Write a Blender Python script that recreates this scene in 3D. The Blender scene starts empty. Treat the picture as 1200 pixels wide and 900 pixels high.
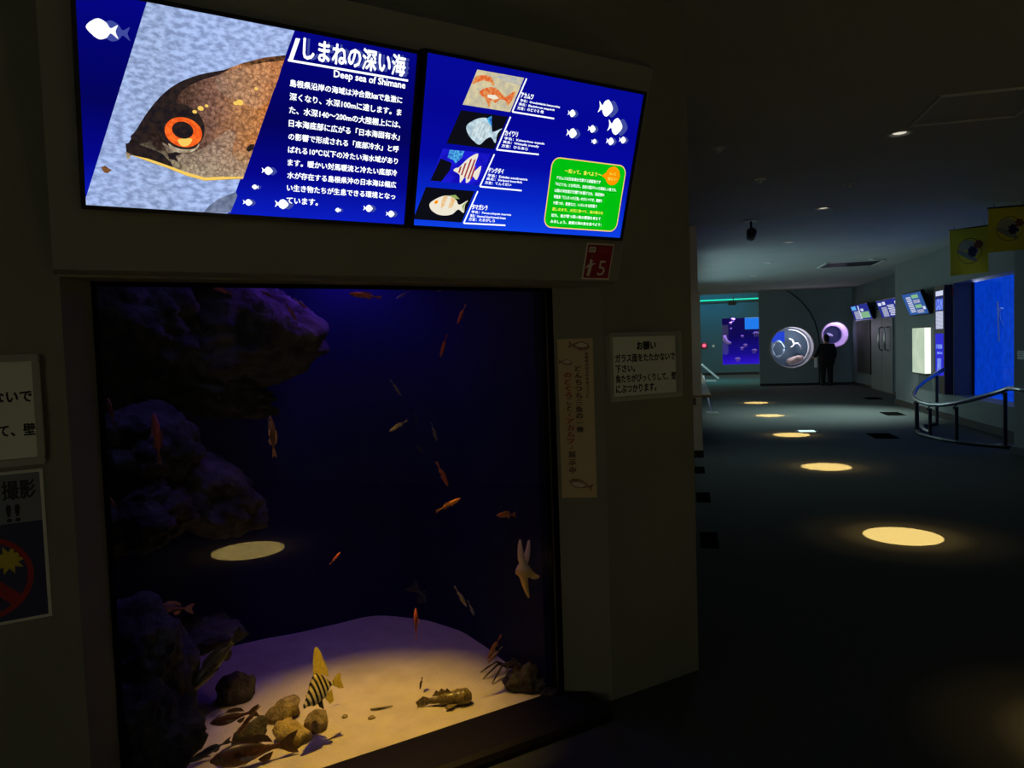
import bpy, bmesh, math, random
from mathutils import Vector, Matrix, noise
from math import sin, cos, pi, radians, sqrt, atan2

# ------------------------------------------------------------------ camera, world, exposure
scn = bpy.context.scene
COL = scn.collection
FOC, CAMH = 865.0, 1.5                       # focal length in pixels of the 1200 px wide frame, eye height
_dn = Vector((580/FOC, -17150/FOC, -1.0)).normalized()
_up = -_dn
_fw = Vector((0, 0, -1)); _fw = (_fw - _up*_fw.dot(_up)).normalized()
_rt = _fw.cross(_up)
RW = Matrix((_rt, _fw, _up))                 # camera axes -> world axes
EYE = Vector((0, 0, CAMH))
cam_d = bpy.data.cameras.new('camera')
cam_d.sensor_width = 36.0; cam_d.lens = FOC/1200*36.0
cam_d.clip_start = 0.05; cam_d.clip_end = 200
cam = bpy.data.objects.new('camera', cam_d); COL.objects.link(cam)
cam.matrix_world = Matrix.Translation(EYE) @ RW.to_4x4()
scn.camera = cam
world = bpy.data.worlds.new('world'); scn.world = world; world.use_nodes = True
WB = world.node_tree.nodes['Background']
WB.inputs[0].default_value = (1.0, .97, .62, 1); WB.inputs[1].default_value = 1.65
scn.view_settings.view_transform = 'Standard'; scn.view_settings.look = 'None'
scn.view_settings.exposure = 0.0; scn.view_settings.gamma = 1.0
scn.view_settings.use_curve_mapping = False
scn.cycles.use_denoising = True
scn.cycles.max_bounces = 6
scn.cycles.sample_clamp_indirect = 2.0
random.seed(4)

# light levels
P_POOL, P_SPILL, P_BACK = 4400.0, 230.0, 9.0   # downlight beam, its spill, factor of the one behind the camera
P_WARM, P_BLUE, P_VIOLET = 245.0, 2.6, .55    # lamps over the tank
P_COOL = 900.0                               # cool spotlight on the corridor floor

# ------------------------------------------------------------------ frames
def frame(o, ex):
    ex = Vector(ex).normalized(); ez = Vector((0, 0, 1)); ey = ez.cross(ex)
    m = Matrix((ex, ey, ez)).transposed().to_4x4(); m.translation = Vector(o); return m
COR = frame((0, 0, 0), (.9724, -.2334, 0))   # corridor: x to the right, y along it
TNK = frame((.378, 3.034, 0), (.8539, .5204, 0))  # tank wall: x along the wall, y into the tank
CORI, TNKI = COR.inverted(), TNK.inverted()
def T(x, y, z): return Matrix.Translation((x, y, z))

def ray(x, y): return RW @ Vector(((x-600)/FOC, (450-y)/FOC, -1.0))
def hit(x, y, p, n):
    d = ray(x, y); return EYE + d*((p-EYE).dot(n)/d.dot(n))
def hit_f(fr, x, y, axis, val):              # point seen at a pixel on a plane axis = val of a frame, in that frame
    ex = fr.to_3x3().col[axis]; p = fr @ Vector([val if i == axis else 0 for i in range(3)])
    return fr.inverted() @ hit(x, y, p, ex)

# ------------------------------------------------------------------ materials
MATS = {}
def _new(name):
    m = bpy.data.materials.new(name); m.use_nodes = True; nt = m.node_tree; nt.nodes.clear()
    out = nt.nodes.new('ShaderNodeOutputMaterial'); return m, nt, out
def _coords(nt, scale, kind='Object'):
    tc = nt.nodes.new('ShaderNodeTexCoord'); mp = nt.nodes.new('ShaderNodeMapping')
    mp.inputs['Scale'].default_value = scale if hasattr(scale, '__len__') else (scale,)*3
    nt.links.new(tc.outputs[kind], mp.inputs['Vector']); return mp.outputs[0]
def _ramp(nt, fac, stops):
    r = nt.nodes.new('ShaderNodeValToRGB'); e = r.color_ramp.elements
    while len(e) < len(stops): e.new(.5)
    for el, (p, c) in zip(e, stops): el.position = p; el.color = (*c[:3], 1)
    nt.links.new(fac, r.inputs[0]); return r.outputs[0]
def paint(name, c, c2=None, scale=3.0, rough=.7, metal=0.0, spec=.3, bump=0.0, bscale=60.0, detail=5):
    if name in MATS: return MATS[name]
    m, nt, out = _new(name); b = nt.nodes.new('ShaderNodeBsdfPrincipled')
    b.inputs['Roughness'].default_value = rough; b.inputs['Metallic'].default_value = metal
    b.inputs['Specular IOR Level'].default_value = spec
    c2 = c2 or tuple(v*.86 for v in c)
    n = nt.nodes.new('ShaderNodeTexNoise'); n.inputs['Scale'].default_value = 1.0; n.inputs['Detail'].default_value = detail
    nt.links.new(_coords(nt, scale), n.inputs['Vector'])
    nt.links.new(_ramp(nt, n.outputs['Fac'], [(.34, c2), (.66, c)]), b.inputs['Base Color'])
    if bump:
        n2 = nt.nodes.new('ShaderNodeTexNoise'); n2.inputs['Detail'].default_value = 6; n2.inputs['Scale'].default_value = 1.0
        nt.links.new(_coords(nt, bscale), n2.inputs['Vector'])
        bp = nt.nodes.new('ShaderNodeBump'); bp.inputs['Strength'].default_value = bump; bp.inputs['Distance'].default_value = .02
        nt.links.new(n2.outputs['Fac'], bp.inputs['Height']); nt.links.new(bp.outputs[0], b.inputs['Normal'])
    nt.links.new(b.outputs[0], out.inputs[0]); MATS[name] = m; return m
def glow(name, c, s=1.0, c2=None, scale=20.0, axis=None, stops=None, rng=(0, 1), amount=None):
    """emitting picture or lamp surface; optional noise between c and c2, or a ramp along a local axis"""
    if name in MATS: return MATS[name]
    m, nt, out = _new(name); e = nt.nodes.new('ShaderNodeEmission'); e.inputs[1].default_value = s
    e.inputs[0].default_value = (*c, 1)
    src = None
    if axis is not None:
        tc = nt.nodes.new('ShaderNodeTexCoord'); sp = nt.nodes.new('ShaderNodeSeparateXYZ')
        nt.links.new(tc.outputs['Object'], sp.inputs[0])
        mr = nt.nodes.new('ShaderNodeMapRange'); mr.inputs[1].default_value = rng[0]; mr.inputs[2].default_value = rng[1]
        nt.links.new(sp.outputs[axis], mr.inputs[0]); src = _ramp(nt, mr.outputs[0], stops)
    if c2 is not None:
        n = nt.nodes.new('ShaderNodeTexNoise'); n.inputs['Detail'].default_value = 5; n.inputs['Scale'].default_value = 1.0
        nt.links.new(_coords(nt, scale), n.inputs['Vector'])
        nz = _ramp(nt, n.outputs['Fac'], [(.38, c2), (.62, c)])
        if src is not None:
            mx = nt.nodes.new('ShaderNodeMix'); mx.data_type = 'RGBA'; mx.inputs[0].default_value = amount or .5
            nt.links.new(src, mx.inputs[6]); nt.links.new(nz, mx.inputs[7]); src = mx.outputs[2]
        else: src = nz
    if src is not None: nt.links.new(src, e.inputs[0])
    nt.links.new(e.outputs[0], out.inputs[0]); MATS[name] = m; return m
def glass_mat(name, refl, rough=0.0, tint=(1, 1, 1)):
    if name in MATS: return MATS[name]
    m, nt, out = _new(name); t = nt.nodes.new('ShaderNodeBsdfTransparent'); t.inputs[0].default_value = (*tint, 1)
    g = nt.nodes.new('ShaderNodeBsdfGlossy'); g.inputs['Roughness'].default_value = rough
    fr = nt.nodes.new('ShaderNodeFresnel'); fr.inputs[0].default_value = refl
    mx = nt.nodes.new('ShaderNodeMixShader'); ge = nt.nodes.new('ShaderNodeNewGeometry')      # only the outer face mirrors
    sb = nt.nodes.new('ShaderNodeMath'); sb.operation = 'SUBTRACT'; sb.inputs[0].default_value = 1.0; nt.links.new(ge.outputs['Backfacing'], sb.inputs[1])
    ml = nt.nodes.new('ShaderNodeMath'); ml.operation = 'MULTIPLY'; nt.links.new(fr.outputs[0], ml.inputs[0]); nt.links.new(sb.outputs[0], ml.inputs[1])
    nt.links.new(ml.outputs[0], mx.inputs[0]); nt.links.new(t.outputs[0], mx.inputs[1]); nt.links.new(g.outputs[0], mx.inputs[2])
    nt.links.new(mx.outputs[0], out.inputs[0]); MATS[name] = m; return m
def picture_fish(name, pale):
    """the fish on the screen: dark snout, orange flank, pale throat, under a net of scales"""
    m, nt, out = _new(name); L = nt.links; e = nt.nodes.new('ShaderNodeEmission'); tc = nt.nodes.new('ShaderNodeTexCoord')
    nz = nt.nodes.new('ShaderNodeTexNoise'); nz.inputs['Scale'].default_value = 26; nz.inputs['Detail'].default_value = 6; L.new(tc.outputs['Object'], nz.inputs['Vector'])
    off = nt.nodes.new('ShaderNodeVectorMath'); off.operation = 'MULTIPLY_ADD'; off.inputs[1].default_value = (.10, .10, .10); off.inputs[2].default_value = (-.05, -.05, -.05); L.new(nz.outputs['Color'], off.inputs[0])
    ad = nt.nodes.new('ShaderNodeVectorMath'); L.new(tc.outputs['Object'], ad.inputs[0]); L.new(off.outputs[0], ad.inputs[1])
    sp = nt.nodes.new('ShaderNodeSeparateXYZ'); L.new(ad.outputs[0], sp.inputs[0])
    def rng(sock, a, b): r = nt.nodes.new('ShaderNodeMapRange'); r.inputs[1].default_value = a; r.inputs[2].default_value = b; L.new(sock, r.inputs[0]); return r.outputs[0]
    ax = _ramp(nt, rng(sp.outputs[0], -1.70, -1.22), [(0, (.02, .012, .012)), (.22, (.05, .028, .02)), (.40, (.26, .13, .09)), (.58, (.55, .25, .10)), (.78, (.72, .22, .03)), (1, (.45, .12, .02))])
    lo = _ramp(nt, rng(sp.outputs[2], .06, .20), [(0, (1,)*3), (.35, (.75,)*3), (.85, (0,)*3)])
    mx = nt.nodes.new('ShaderNodeMix'); mx.data_type = 'RGBA'; L.new(lo, mx.inputs[0]); L.new(ax, mx.inputs[6]); mx.inputs[7].default_value = (.44, .37, .24, 1)
    mp = nt.nodes.new('ShaderNodeMix'); mp.data_type = 'RGBA'; mp.inputs[0].default_value = pale; L.new(mx.outputs[2], mp.inputs[6]); mp.inputs[7].default_value = (.50, .38, .28, 1)
    vo = nt.nodes.new('ShaderNodeTexVoronoi'); vo.feature = 'DISTANCE_TO_EDGE'; vo.inputs['Scale'].default_value = 78; L.new(tc.outputs['Object'], vo.inputs['Vector'])
    ve = _ramp(nt, vo.outputs['Distance'], [(.0, (.50, .44, .42)), (.14, (1, 1, 1)), (.5, (1.0, 1.0, 1.0))])
    n2 = nt.nodes.new('ShaderNodeTexNoise'); n2.inputs['Scale'].default_value = 90; n2.inputs['Detail'].default_value = 5; L.new(tc.outputs['Object'], n2.inputs['Vector'])
    for src in (ve, _ramp(nt, n2.outputs['Fac'], [(.35, (.35, .33, .33)), (.62, (1.0, 1.0, 1.0))])):
        mu = nt.nodes.new('ShaderNodeMix'); mu.data_type = 'RGBA'; mu.blend_type = 'MULTIPLY'; mu.inputs[0].default_value = .85; L.new(mp.outputs[2], mu.inputs[6]); L.new(src, mu.inputs[7]); mp = mu
    L.new(mp.outputs[2], e.inputs[0]); e.inputs[1].default_value = 1.25; L.new(e.outputs[0], out.inputs[0]); return m
def fish_mat(name, back, side, belly, stripes=None, zr=(-.12, .12), mott=0.25, fin=None):
    """back/side/belly colours along local z, a little mottling, optional dark bands along local x"""
    if name in MATS: return MATS[name]
    m, nt, out = _new(name); b = nt.nodes.new('ShaderNodeBsdfPrincipled'); b.inputs['Roughness'].default_value = .35
    tc = nt.nodes.new('ShaderNodeTexCoord'); sp = nt.nodes.new('ShaderNodeSeparateXYZ'); nt.links.new(tc.outputs['Object'], sp.inputs[0])
    mr = nt.nodes.new('ShaderNodeMapRange'); mr.inputs[1].default_value = zr[0]; mr.inputs[2].default_value = zr[1]
    nt.links.new(sp.outputs[2], mr.inputs[0])
    col = _ramp(nt, mr.outputs[0], [(.1, belly), (.45, side), (.85, back)])
    n = nt.nodes.new('ShaderNodeTexNoise'); n.inputs['Scale'].default_value = 22; n.inputs['Detail'].default_value = 4
    nt.links.new(tc.outputs['Object'], n.inputs['Vector'])
    mx = nt.nodes.new('ShaderNodeMix'); mx.data_type = 'RGBA'; mx.blend_type = 'MULTIPLY'; mx.inputs[0].default_value = mott*2
    nt.links.new(col, mx.inputs[6]); nt.links.new(_ramp(nt, n.outputs['Fac'], [(.4, (.35,)*3), (.6, (1,)*3)]), mx.inputs[7])
    col = mx.outputs[2]
    if stripes:
        freq, dark, slant = stripes
        ma = nt.nodes.new('ShaderNodeMath'); ma.operation = 'MULTIPLY_ADD'; ma.inputs[1].default_value = slant
        nt.links.new(sp.outputs[2], ma.inputs[0]); nt.links.new(sp.outputs[0], ma.inputs[2])
        mu = nt.nodes.new('ShaderNodeMath'); mu.operation = 'MULTIPLY'; mu.inputs[1].default_value = freq; nt.links.new(ma.outputs[0], mu.inputs[0])
        sn = nt.nodes.new('ShaderNodeMath'); sn.operation = 'SINE'; nt.links.new(mu.outputs[0], sn.inputs[0])
        fac = _ramp(nt, sn.outputs[0], [(-.30, (0,)*3), (-.10, (1,)*3)])
        m2 = nt.nodes.new('ShaderNodeMix'); m2.data_type = 'RGBA'; nt.links.new(fac, m2.inputs[0])
        nt.links.new(col, m2.inputs[6]); m2.inputs[7].default_value = (*dark, 1); col = m2.outputs[2]
    nt.links.new(col, b.inputs['Base Color']); nt.links.new(b.outputs[0], out.inputs[0]); MATS[name] = m; return m

M_WALL = paint('wall_paint', (.19, .19, .16), (.16, .16, .135), 1.6, .75, bump=.12, bscale=45)
M_WALLR = paint('corridor_paint', (.165, .175, .172), (.145, .155, .152), .8, .8, bump=.05, bscale=30)
M_HEAD = paint('header_paint', (.21, .21, .20), (.19, .19, .18), 1.2, .7)
M_CEIL = paint('ceiling_paint', (.46, .46, .44), (.42, .42, .40), 1.0, .85, bump=.05, bscale=25)
M_FLOOR = paint('carpet', (.075, .080, .076), (.055, .060, .058), 130, .95, spec=.1, bump=.35, bscale=320, detail=8)
M_DARK = paint('black_plastic', (.012, .012, .013), rough=.45)
M_BEZ = paint('bezel_black', (.006, .006, .007), rough=.4)
M_BASE = paint('skirting_black', (.01, .01, .011), rough=.6)
M_FRAME = paint('frame_grey', (.34, .34, .31), (.31, .31, .28), 5, .5)
M_WARMLIT = paint('warm_lit_wall', (.80, .70, .62), (.76, .66, .58), 2, .8)  # paler than the other walls: warm downlight glow put into the colour
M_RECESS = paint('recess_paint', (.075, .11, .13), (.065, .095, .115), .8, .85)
M_END = paint('end_wall_paint', (.18, .235, .27), (.155, .205, .24), .8, .85)
M_SLOT = paint('slot_black', (.004, .004, .004), rough=1.0, spec=0.0)
M_METAL = paint('brushed_steel', (.55, .55, .55), rough=.28, metal=1.0)
M_IRON = paint('dark_metal', (.05, .05, .055), rough=.4, metal=.8)
M_WOOD = paint('handrail_wood', (.28, .14, .06), (.20, .09, .035), (2, 14, 14), .45)
M_KERB = paint('kerb_wood', (.010, .006, .003), (.006, .004, .0025), (3, 20, 20), .6)
M_WHITE = paint('white_plastic', (.62, .62, .58), (.58, .58, .54), 5, .5)
M_PAPER = paint('white_paper', (.74, .74, .66), (.70, .70, .63), 4, .8)
M_INK = paint('black_ink', (.015, .015, .015), rough=.7)
M_RED = paint('red_plate', (.26, .008, .018), (.22, .006, .014), 6, .5)
M_REDINK = paint('red_ink', (.30, .02, .02), rough=.7)
M_TWALL = paint('tank_wall', (.0004, .0006, .060), (.0003, .0005, .05), 2.0, .8)
M_ROCK = paint('rock_grey', (.060, .058, .050), (.010, .009, .008), 11, .9, bump=1.0, bscale=26, detail=9)
M_ROCKB = paint('rock_blue_grey', (.085, .080, .09), (.014, .014, .02), 9, .9, bump=1.0, bscale=22, detail=9)
M_ROCKT = paint('rock_tan', (.36, .28, .14), (.14, .10, .05), 26, .9, bump=.7, bscale=60, detail=8)
M_ROCKY = paint('rock_ochre', (.52, .40, .16), (.30, .22, .08), 22, .9, bump=.6, bscale=60, detail=8)
M_ROCKD = paint('rock_dark_olive', (.10, .085, .05), (.035, .03, .02), 26, .9, bump=.7, bscale=60, detail=8)
M_SAND = paint('sand', (.62, .54, .48), (.52, .45, .40), 9, .95, spec=.05, bump=.5, bscale=200, detail=9)

# ------------------------------------------------------------------ mesh builder
class MB:
    def __init__(s): s.v, s.f, s.m = [], [], []
    def add(s, vs, fs, mi=0):
        o = len(s.v); s.v += [tuple(v) for v in vs]
        for f in fs: s.f.append([i+o for i in f]); s.m.append(mi)
        return s
    def box(s, x0, x1, y0, y1, z0, z1, mi=0, bev=0.0):
        bm = bmesh.new(); bmesh.ops.create_cube(bm, size=1.0)
        for v in bm.verts: v.co = Vector(((x0+x1)/2+v.co.x*(x1-x0), (y0+y1)/2+v.co.y*(y1-y0), (z0+z1)/2+v.co.z*(z1-z0)))
        if bev: bmesh.ops.bevel(bm, geom=bm.edges[:], offset=bev, segments=2, affect='EDGES')
        return s.bm(bm, mi)
    def bm(s, bm, mi=0, mat=None):
        bm.verts.index_update(); vs = [(mat @ v.co if mat else v.co.copy()) for v in bm.verts]
        s.add(vs, [[v.index for v in f.verts] for f in bm.faces], mi); bm.free(); return s
    def tube(s, pts, r, n=10, mi=0, cap=True):
        pts = [Vector(p) for p in pts]; rs = r if hasattr(r, '__len__') else [r]*len(pts)
        rings = []; ref = None
        for i, p in enumerate(pts):
            t = (pts[min(i+1, len(pts)-1)]-pts[max(i-1, 0)]).normalized()
            if ref is None: ref = t.orthogonal().normalized()
            ref = (ref - t*ref.dot(t)); ref = ref.normalized() if ref.length > 1e-6 else t.orthogonal().normalized()
            q = t.cross(ref)
            rings.append([p+(ref*cos(2*pi*k/n)+q*sin(2*pi*k/n))*rs[i] for k in range(n)])
        vs = [v for rg in rings for v in rg]; fs = []
        for i in range(len(pts)-1):
            for k in range(n):
                fs.append([i*n+k, i*n+(k+1) % n, (i+1)*n+(k+1) % n, (i+1)*n+k])
        if cap: fs += [list(range(n))[::-1], list(range((len(pts)-1)*n, len(pts)*n))]
        return s.add(vs, fs, mi)
    def lathe(s, prof, n=32, mi=0, mat=None):   # (radius, z) profile about local z
        vs = []; fs = []
        for r, z in prof: vs += [Vector((r*cos(2*pi*k/n), r*sin(2*pi*k/n), z)) for k in range(n)]
        for i in range(len(prof)-1):
            for k in range(n): fs.append([i*n+k, i*n+(k+1) % n, (i+1)*n+(k+1) % n, (i+1)*n+k])
        if mat: vs = [mat @ v for v in vs]
        return s.add(vs, fs, mi)
    def prism(s, pts, axis, a0, a1, mi=0):      # polygon extruded along an axis; pts are the other two coords in order
        def mk(p, a): q = list(p); q.insert(axis, a); return q
        n = len(pts); vs = [mk(p, a0) for p in pts]+[mk(p, a1) for p in pts]
        fs = [list(range(n))[::-1], list(range(n, 2*n))]+[[i, (i+1) % n, n+(i+1) % n, n+i] for i in range(n)]
        return s.add(vs, fs, mi)
    def flat(s, pts, y, mi=0):                  # polygon in the local xz plane facing -y
        a = sum(p[0]*q[1]-q[0]*p[1] for p, q in zip(pts, pts[1:]+pts[:1]))
        if a < 0: pts = pts[::-1]
        return s.add([(p[0], y, p[1]) for p in pts], [list(range(len(pts)))], mi)
    def text(s, body, p0, w, y, mi, h=None, bold=.0, right=False):
        vs, fs, tw, em = glyphs(body); k = w/tw if w else h/em; kh = (h/em) if h else k
        x0 = p0[0]-(tw*k if right else 0)
        for j, (dx, dz) in enumerate(((-1, -.5), (1, .5), (-.4, .8), (.4, -.8)) if bold else ((0, 0),)):   # bold: the glyph struck four times
            s.add([(x0+(a+dx*bold)*k, y-j*2e-5, p0[1]+(b+dz*bold)*kh) for a, b in vs], fs, mi)
        return s
    def build(s, name, mats, parent=None, mat=None, smooth=False, kind=None):
        me = bpy.data.meshes.new(name); me.from_pydata([tuple(v) for v in s.v], [], s.f)
        mats = mats if isinstance(mats, (list, tuple)) else [mats]
        for m in mats: me.materials.append(m)
        me.polygons.foreach_set('material_index', s.m)
        if smooth: me.polygons.foreach_set('use_smooth', [True]*len(me.polygons))
        me.validate(); 
        return link(name, me, parent, mat, kind)
def fix_normals(o):
    bm = bmesh.new(); bm.from_mesh(o.data); bmesh.ops.recalc_face_normals(bm, faces=bm.faces[:]); bm.to_mesh(o.data); bm.free(); return o
def link(name, data, parent=None, mat=None, kind=None):
    o = bpy.data.objects.new(name, data); COL.objects.link(o)
    if parent: o.parent = parent
    if mat is not None: o.matrix_local = mat
    if kind: o['kind'] = kind
    return o
_GL = {}
def glyphs(body, bold=0.0):
    key = (body, bold)
    if key not in _GL:
        cu = bpy.data.curves.new('lettering', 'FONT'); cu.body = body; cu.size = 1.0; cu.resolution_u = 2; cu.fill_mode = 'FRONT'
        cu.offset = bold; cu.dimensions = '2D'
        ob = bpy.data.objects.new('lettering', cu); me = bpy.data.meshes.new_from_object(ob)
        vs = [(v.co.x, v.co.y) for v in me.vertices]; fs = [list(p.vertices) for p in me.polygons]
        bpy.data.objects.remove(ob); bpy.data.curves.remove(cu); bpy.data.meshes.remove(me)
        x0 = min(v[0] for v in vs); x1 = max(v[0] for v in vs); y0 = min(v[1] for v in vs)
        y1 = max(v[1] for v in vs)
        _GL[key] = ([(a-x0, b-y0) for a, b in vs], fs, x1-x0, y1-y0)
    return _GL[key]
def thing(name, label, cat, mat, group=None):
    o = bpy.data.objects.new(name, None); COL.objects.link(o); o.empty_display_size = .05; o.matrix_world = mat
    return tag(o, label, cat, group)
def tag(o, label, cat, group=None):
    o['label'] = label; o['category'] = cat
    if group: o['group'] = group
    return o
def light(name, kind, power, color, mat, parent=None, **kw):
    d = bpy.data.lights.new(name, kind); d.energy = power; d.color = color
    for k, v in kw.items(): setattr(d, k, v)
    return link(name, d, parent, mat)
def skin_mesh(name, verts, edges, radii, sub=2):
    me = bpy.data.meshes.new(name); me.from_pydata(verts, edges, []); o = bpy.data.objects.new(name, me); COL.objects.link(o)
    sk = o.modifiers.new('skin', 'SKIN'); sk.use_smooth_shade = True
    for i, r in enumerate(radii):
        r = r if hasattr(r, '__len__') else (r, r); me.skin_vertices[0].data[i].radius = r
    me.skin_vertices[0].data[0].use_root = True
    sb = o.modifiers.new('sub', 'SUBSURF'); sb.levels = sub; sb.render_levels = sub
    bpy.context.view_layer.update(); dg = bpy.context.evaluated_depsgraph_get()
    res = bpy.data.meshes.new_from_object(o.evaluated_get(dg)); bpy.data.objects.remove(o); res.name = name
    return res

# ================================================================== THE SETTING
H = 2.95
MB().box(-14, 9, -10, 36, -.2, 0).build('floor', M_FLOOR, None, COR, kind='structure')
MB().box(-14, 6.5, -10, 24.6, H, H+.2).build('ceiling', M_CEIL, None, COR, kind='structure')
MB().box(-5, 6.5, 24.6, 34, 3.75, 3.9).build('ceiling_far', M_CEIL, None, COR, kind='structure')

# tank wall with a splayed opening; x -1.89..0 at the face, glass .134 behind it
GX0, GX1, GT, GZ = -1.80, -.181, .134, 1.735
w = MB()
w.prism([(0, 0), (GX1, GT), (GX1, .17), (.503, .17), (.503, 0)], 2, 0, H)
w.prism([(-6.0, 0), (-6.0, .17), (GX0, .17), (GX0, GT), (-1.892, 0)], 2, 0, H)
w.prism([(-1.892, 0), (GX0, GT), (GX0, .17), (GX1, .17), (GX1, GT), (0, 0)], 2, GZ, H)
fix_normals(w.build('wall_front', M_WALL, None, TNK, kind='structure'))
MB().box(-.36, .016, 3.40, 9.75, 0, H).build('wall_left', M_WALL, None, COR, kind='structure')
lb = MB(); lb.box(-.6, .157, 9.716, 20, 0, 2.12); lb.box(-.6, .135, 9.716, 20, 2.12, H); lb.box(-.6, .160, 9.712, 20, .93, .945)
lb.build('wall_left_block', M_WARMLIT, None, COR, kind='structure')
MB().box(.150, .166, 12.6, 19.0, .55, 2.45).build('unseen_glow_panel', glow('unseen_cool_glow', (.62, .95, 1.0), 1.4, c2=(.45, .85, .95), scale=1.5), None, COR, kind='structure')  # unseen glowing panel, added for cool light on far ceiling and right wall
MB().box(-.3, .166, 9.70, 20, 0, .09).build('baseboard_left', M_BASE, None, COR, kind='structure')

# leaning header that carries the monitors
TL = radians(17.2)
def hx(z): return -.05-(z-1.75)*math.tan(TL)
hd = MB(); hd.prism([(.02, 1.738), (-.05, 1.75), (hx(2.52), 2.52), (hx(2.52)+.05, 2.56), (.02, 2.60)], 0, -1.905, .045)
fix_normals(hd.build('trim_1', M_HEAD, None, TNK, kind='structure'))
# glass
MB().box(GX0, GX1, GT, GT+.012, .0, GZ).build('window_1', glass_mat('tank_glass', 2.05), None, TNK, kind='structure')
fm = MB(); fm.box(GX1-.0, GX1+.016, GT-.02, GT+.02, 0, GZ); fm.box(GX0-.016, GX0, GT-.02, GT+.02, 0, GZ); fm.box(GX0, GX1, GT-.02, GT+.012, GZ-.012, GZ+.004)
fm.box(GX1-.004, GX1+.002, GT+.0125, .174, 0, GZ); fm.box(GX0-.002, GX0+.004, GT+.0125, .174, 0, GZ); fm.box(GX0, GX1, GT+.0125, .174, GZ-.004, GZ+.002)  # black liners added to keep tank light off the reveal edges
fm.build('trim_2', M_SLOT, None, TNK, kind='structure')
kb = MB(); kb.prism([(-.13, 0), (-.13, .018), (-.118, .036), (-.095, .045), (GT-.001, .045), (GT-.001, 0)], 0, -1.78, GX1+.012)
kb.prism([(GX1+.012, -.13), (-.10, -.13), (-.085, -.10), (-.085, .058), (GX1+.012, GT-.02)], 2, 0, .040)
fix_normals(kb.build('trim_3', M_KERB, None, TNK, kind='structure'))

# right side: near block, main wall with a window opening, recess, end wall, far wall
WO = (hit_f(COR, 1118, 463, 0, 4.296), hit_f(COR, 1118, 332, 0, 4.296))
wy1, wz0, wz1 = WO[0].y, WO[0].z, WO[1].z
MB().box(-14, .7, -10.3, -10, 0, H).build('wall_back', M_WALLR, None, COR, kind='structure')
MB().box(-14.3, -14, -10.3, 1, 0, H).build('wall_left_end', M_WALLR, None, COR, kind='structure')
wr = MB()
wr.box(3.83, 4.55, -10, 10.10, 0, H)
wr.box(4.296, 4.596, wy1, 17.21, 0, H)
wr.box(4.296, 4.596, 10.10, wy1, 0, wz0); wr.box(4.296, 4.596, 10.10, wy1, wz1, H)
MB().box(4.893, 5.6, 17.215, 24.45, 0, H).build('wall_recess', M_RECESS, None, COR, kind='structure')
wr.build('wall_right', M_WALLR, None, COR, kind='structure')
bs = MB(); bs.box(4.27, 4.30, 10.10, 17.23, 0, .11); bs.box(4.87, 4.90, 17.2, 24.4, 0, .09); bs.box(3.80, 3.84, -10, 10.12, 0, .09)
bs.build('baseboard_right', M_BASE, None, COR, kind='structure')
AE = 24.40
R1 = hit_f(COR, 928, 407, 1, AE); R2 = hit_f(COR, 978.5, 392, 1, AE)
r1 = 23.5/FOC*23.4*1.0; r2 = 14.0/FOC*23.4
def plate(name, mats, x0, x1, z0, z1, holes, y, th, n=48):
    cu = bpy.data.curves.new(name, 'CURVE'); cu.dimensions = '2D'; cu.fill_mode = 'BOTH'; cu.extrude = th/2
    loops = [[(x0, z0), (x1, z0), (x1, z1), (x0, z1)]]
    for cx, cz, r in holes: loops.append([(cx+r*cos(-2*pi*k/n), cz+r*sin(-2*pi*k/n)) for k in range(n)])
    for lp in loops:
        sp = cu.splines.new('POLY'); sp.points.add(len(lp)-1); sp.use_cyclic_u = True
        for p, q in zip(sp.points, lp): p.co = (*q, 0, 1)
    ob = bpy.data.objects.new(name, cu); me = bpy.data.meshes.new_from_object(ob); bpy.data.objects.remove(ob)
    me.transform(Matrix(((1, 0, 0, 0), (0, 0, -1, y+th/2), (0, 1, 0, 0), (0, 0, 0, 1)))); me.materials.clear(); me.materials.append(mats)
    return me
o = link('wall_end', plate('wall_end', M_END, 2.176, 4.9, 0, H, [(R1.x, R1.z, r1), (R2.x, R2.z, r2)], AE, .06), None, COR, 'structure')
MB().box(2.176, 4.9, AE-.018, AE+.01, 0, .07).build('baseboard_end', M_BASE, None, COR, kind='structure')
arc = [hit_f(COR, *p, 1, AE-.004) for p in ((912, 336), (925, 342), (938, 352), (948, 364), (955, 377), (959, 392), (960.5, 404), (960.5, 420), (960, 449))]
MB().tube(arc, .018, 6).build('trim_4', M_BASE, None, COR, kind='structure')
M_TEAL = paint('teal_wall', (.05, .115, .16), (.043, .10, .14), .7, .8)
AF = 32.6
F0 = hit_f(COR, 847, 427.5, 1, AF); F1 = hit_f(COR, 893, 371.5, 1, AF); fz0, fz1, fx0, fx1 = F0.z, F1.z, F0.x, F1.x
wf = MB(); wf.box(-4, fx0, AF, AF+.2, 0, 3.8); wf.box(fx1, 5, AF, AF+.2, 0, 3.8); wf.box(fx0, fx1, AF, AF+.2, 0, fz0); wf.box(fx0, fx1, AF, AF+.2, fz1, 3.8)
wf.build('wall_far', M_TEAL, None, COR, kind='structure')
MB().box(-4, 5, AF-.02, AF+.01, 0, .10).build('baseboard_far', M_BASE, None, COR, kind='structure')

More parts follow.
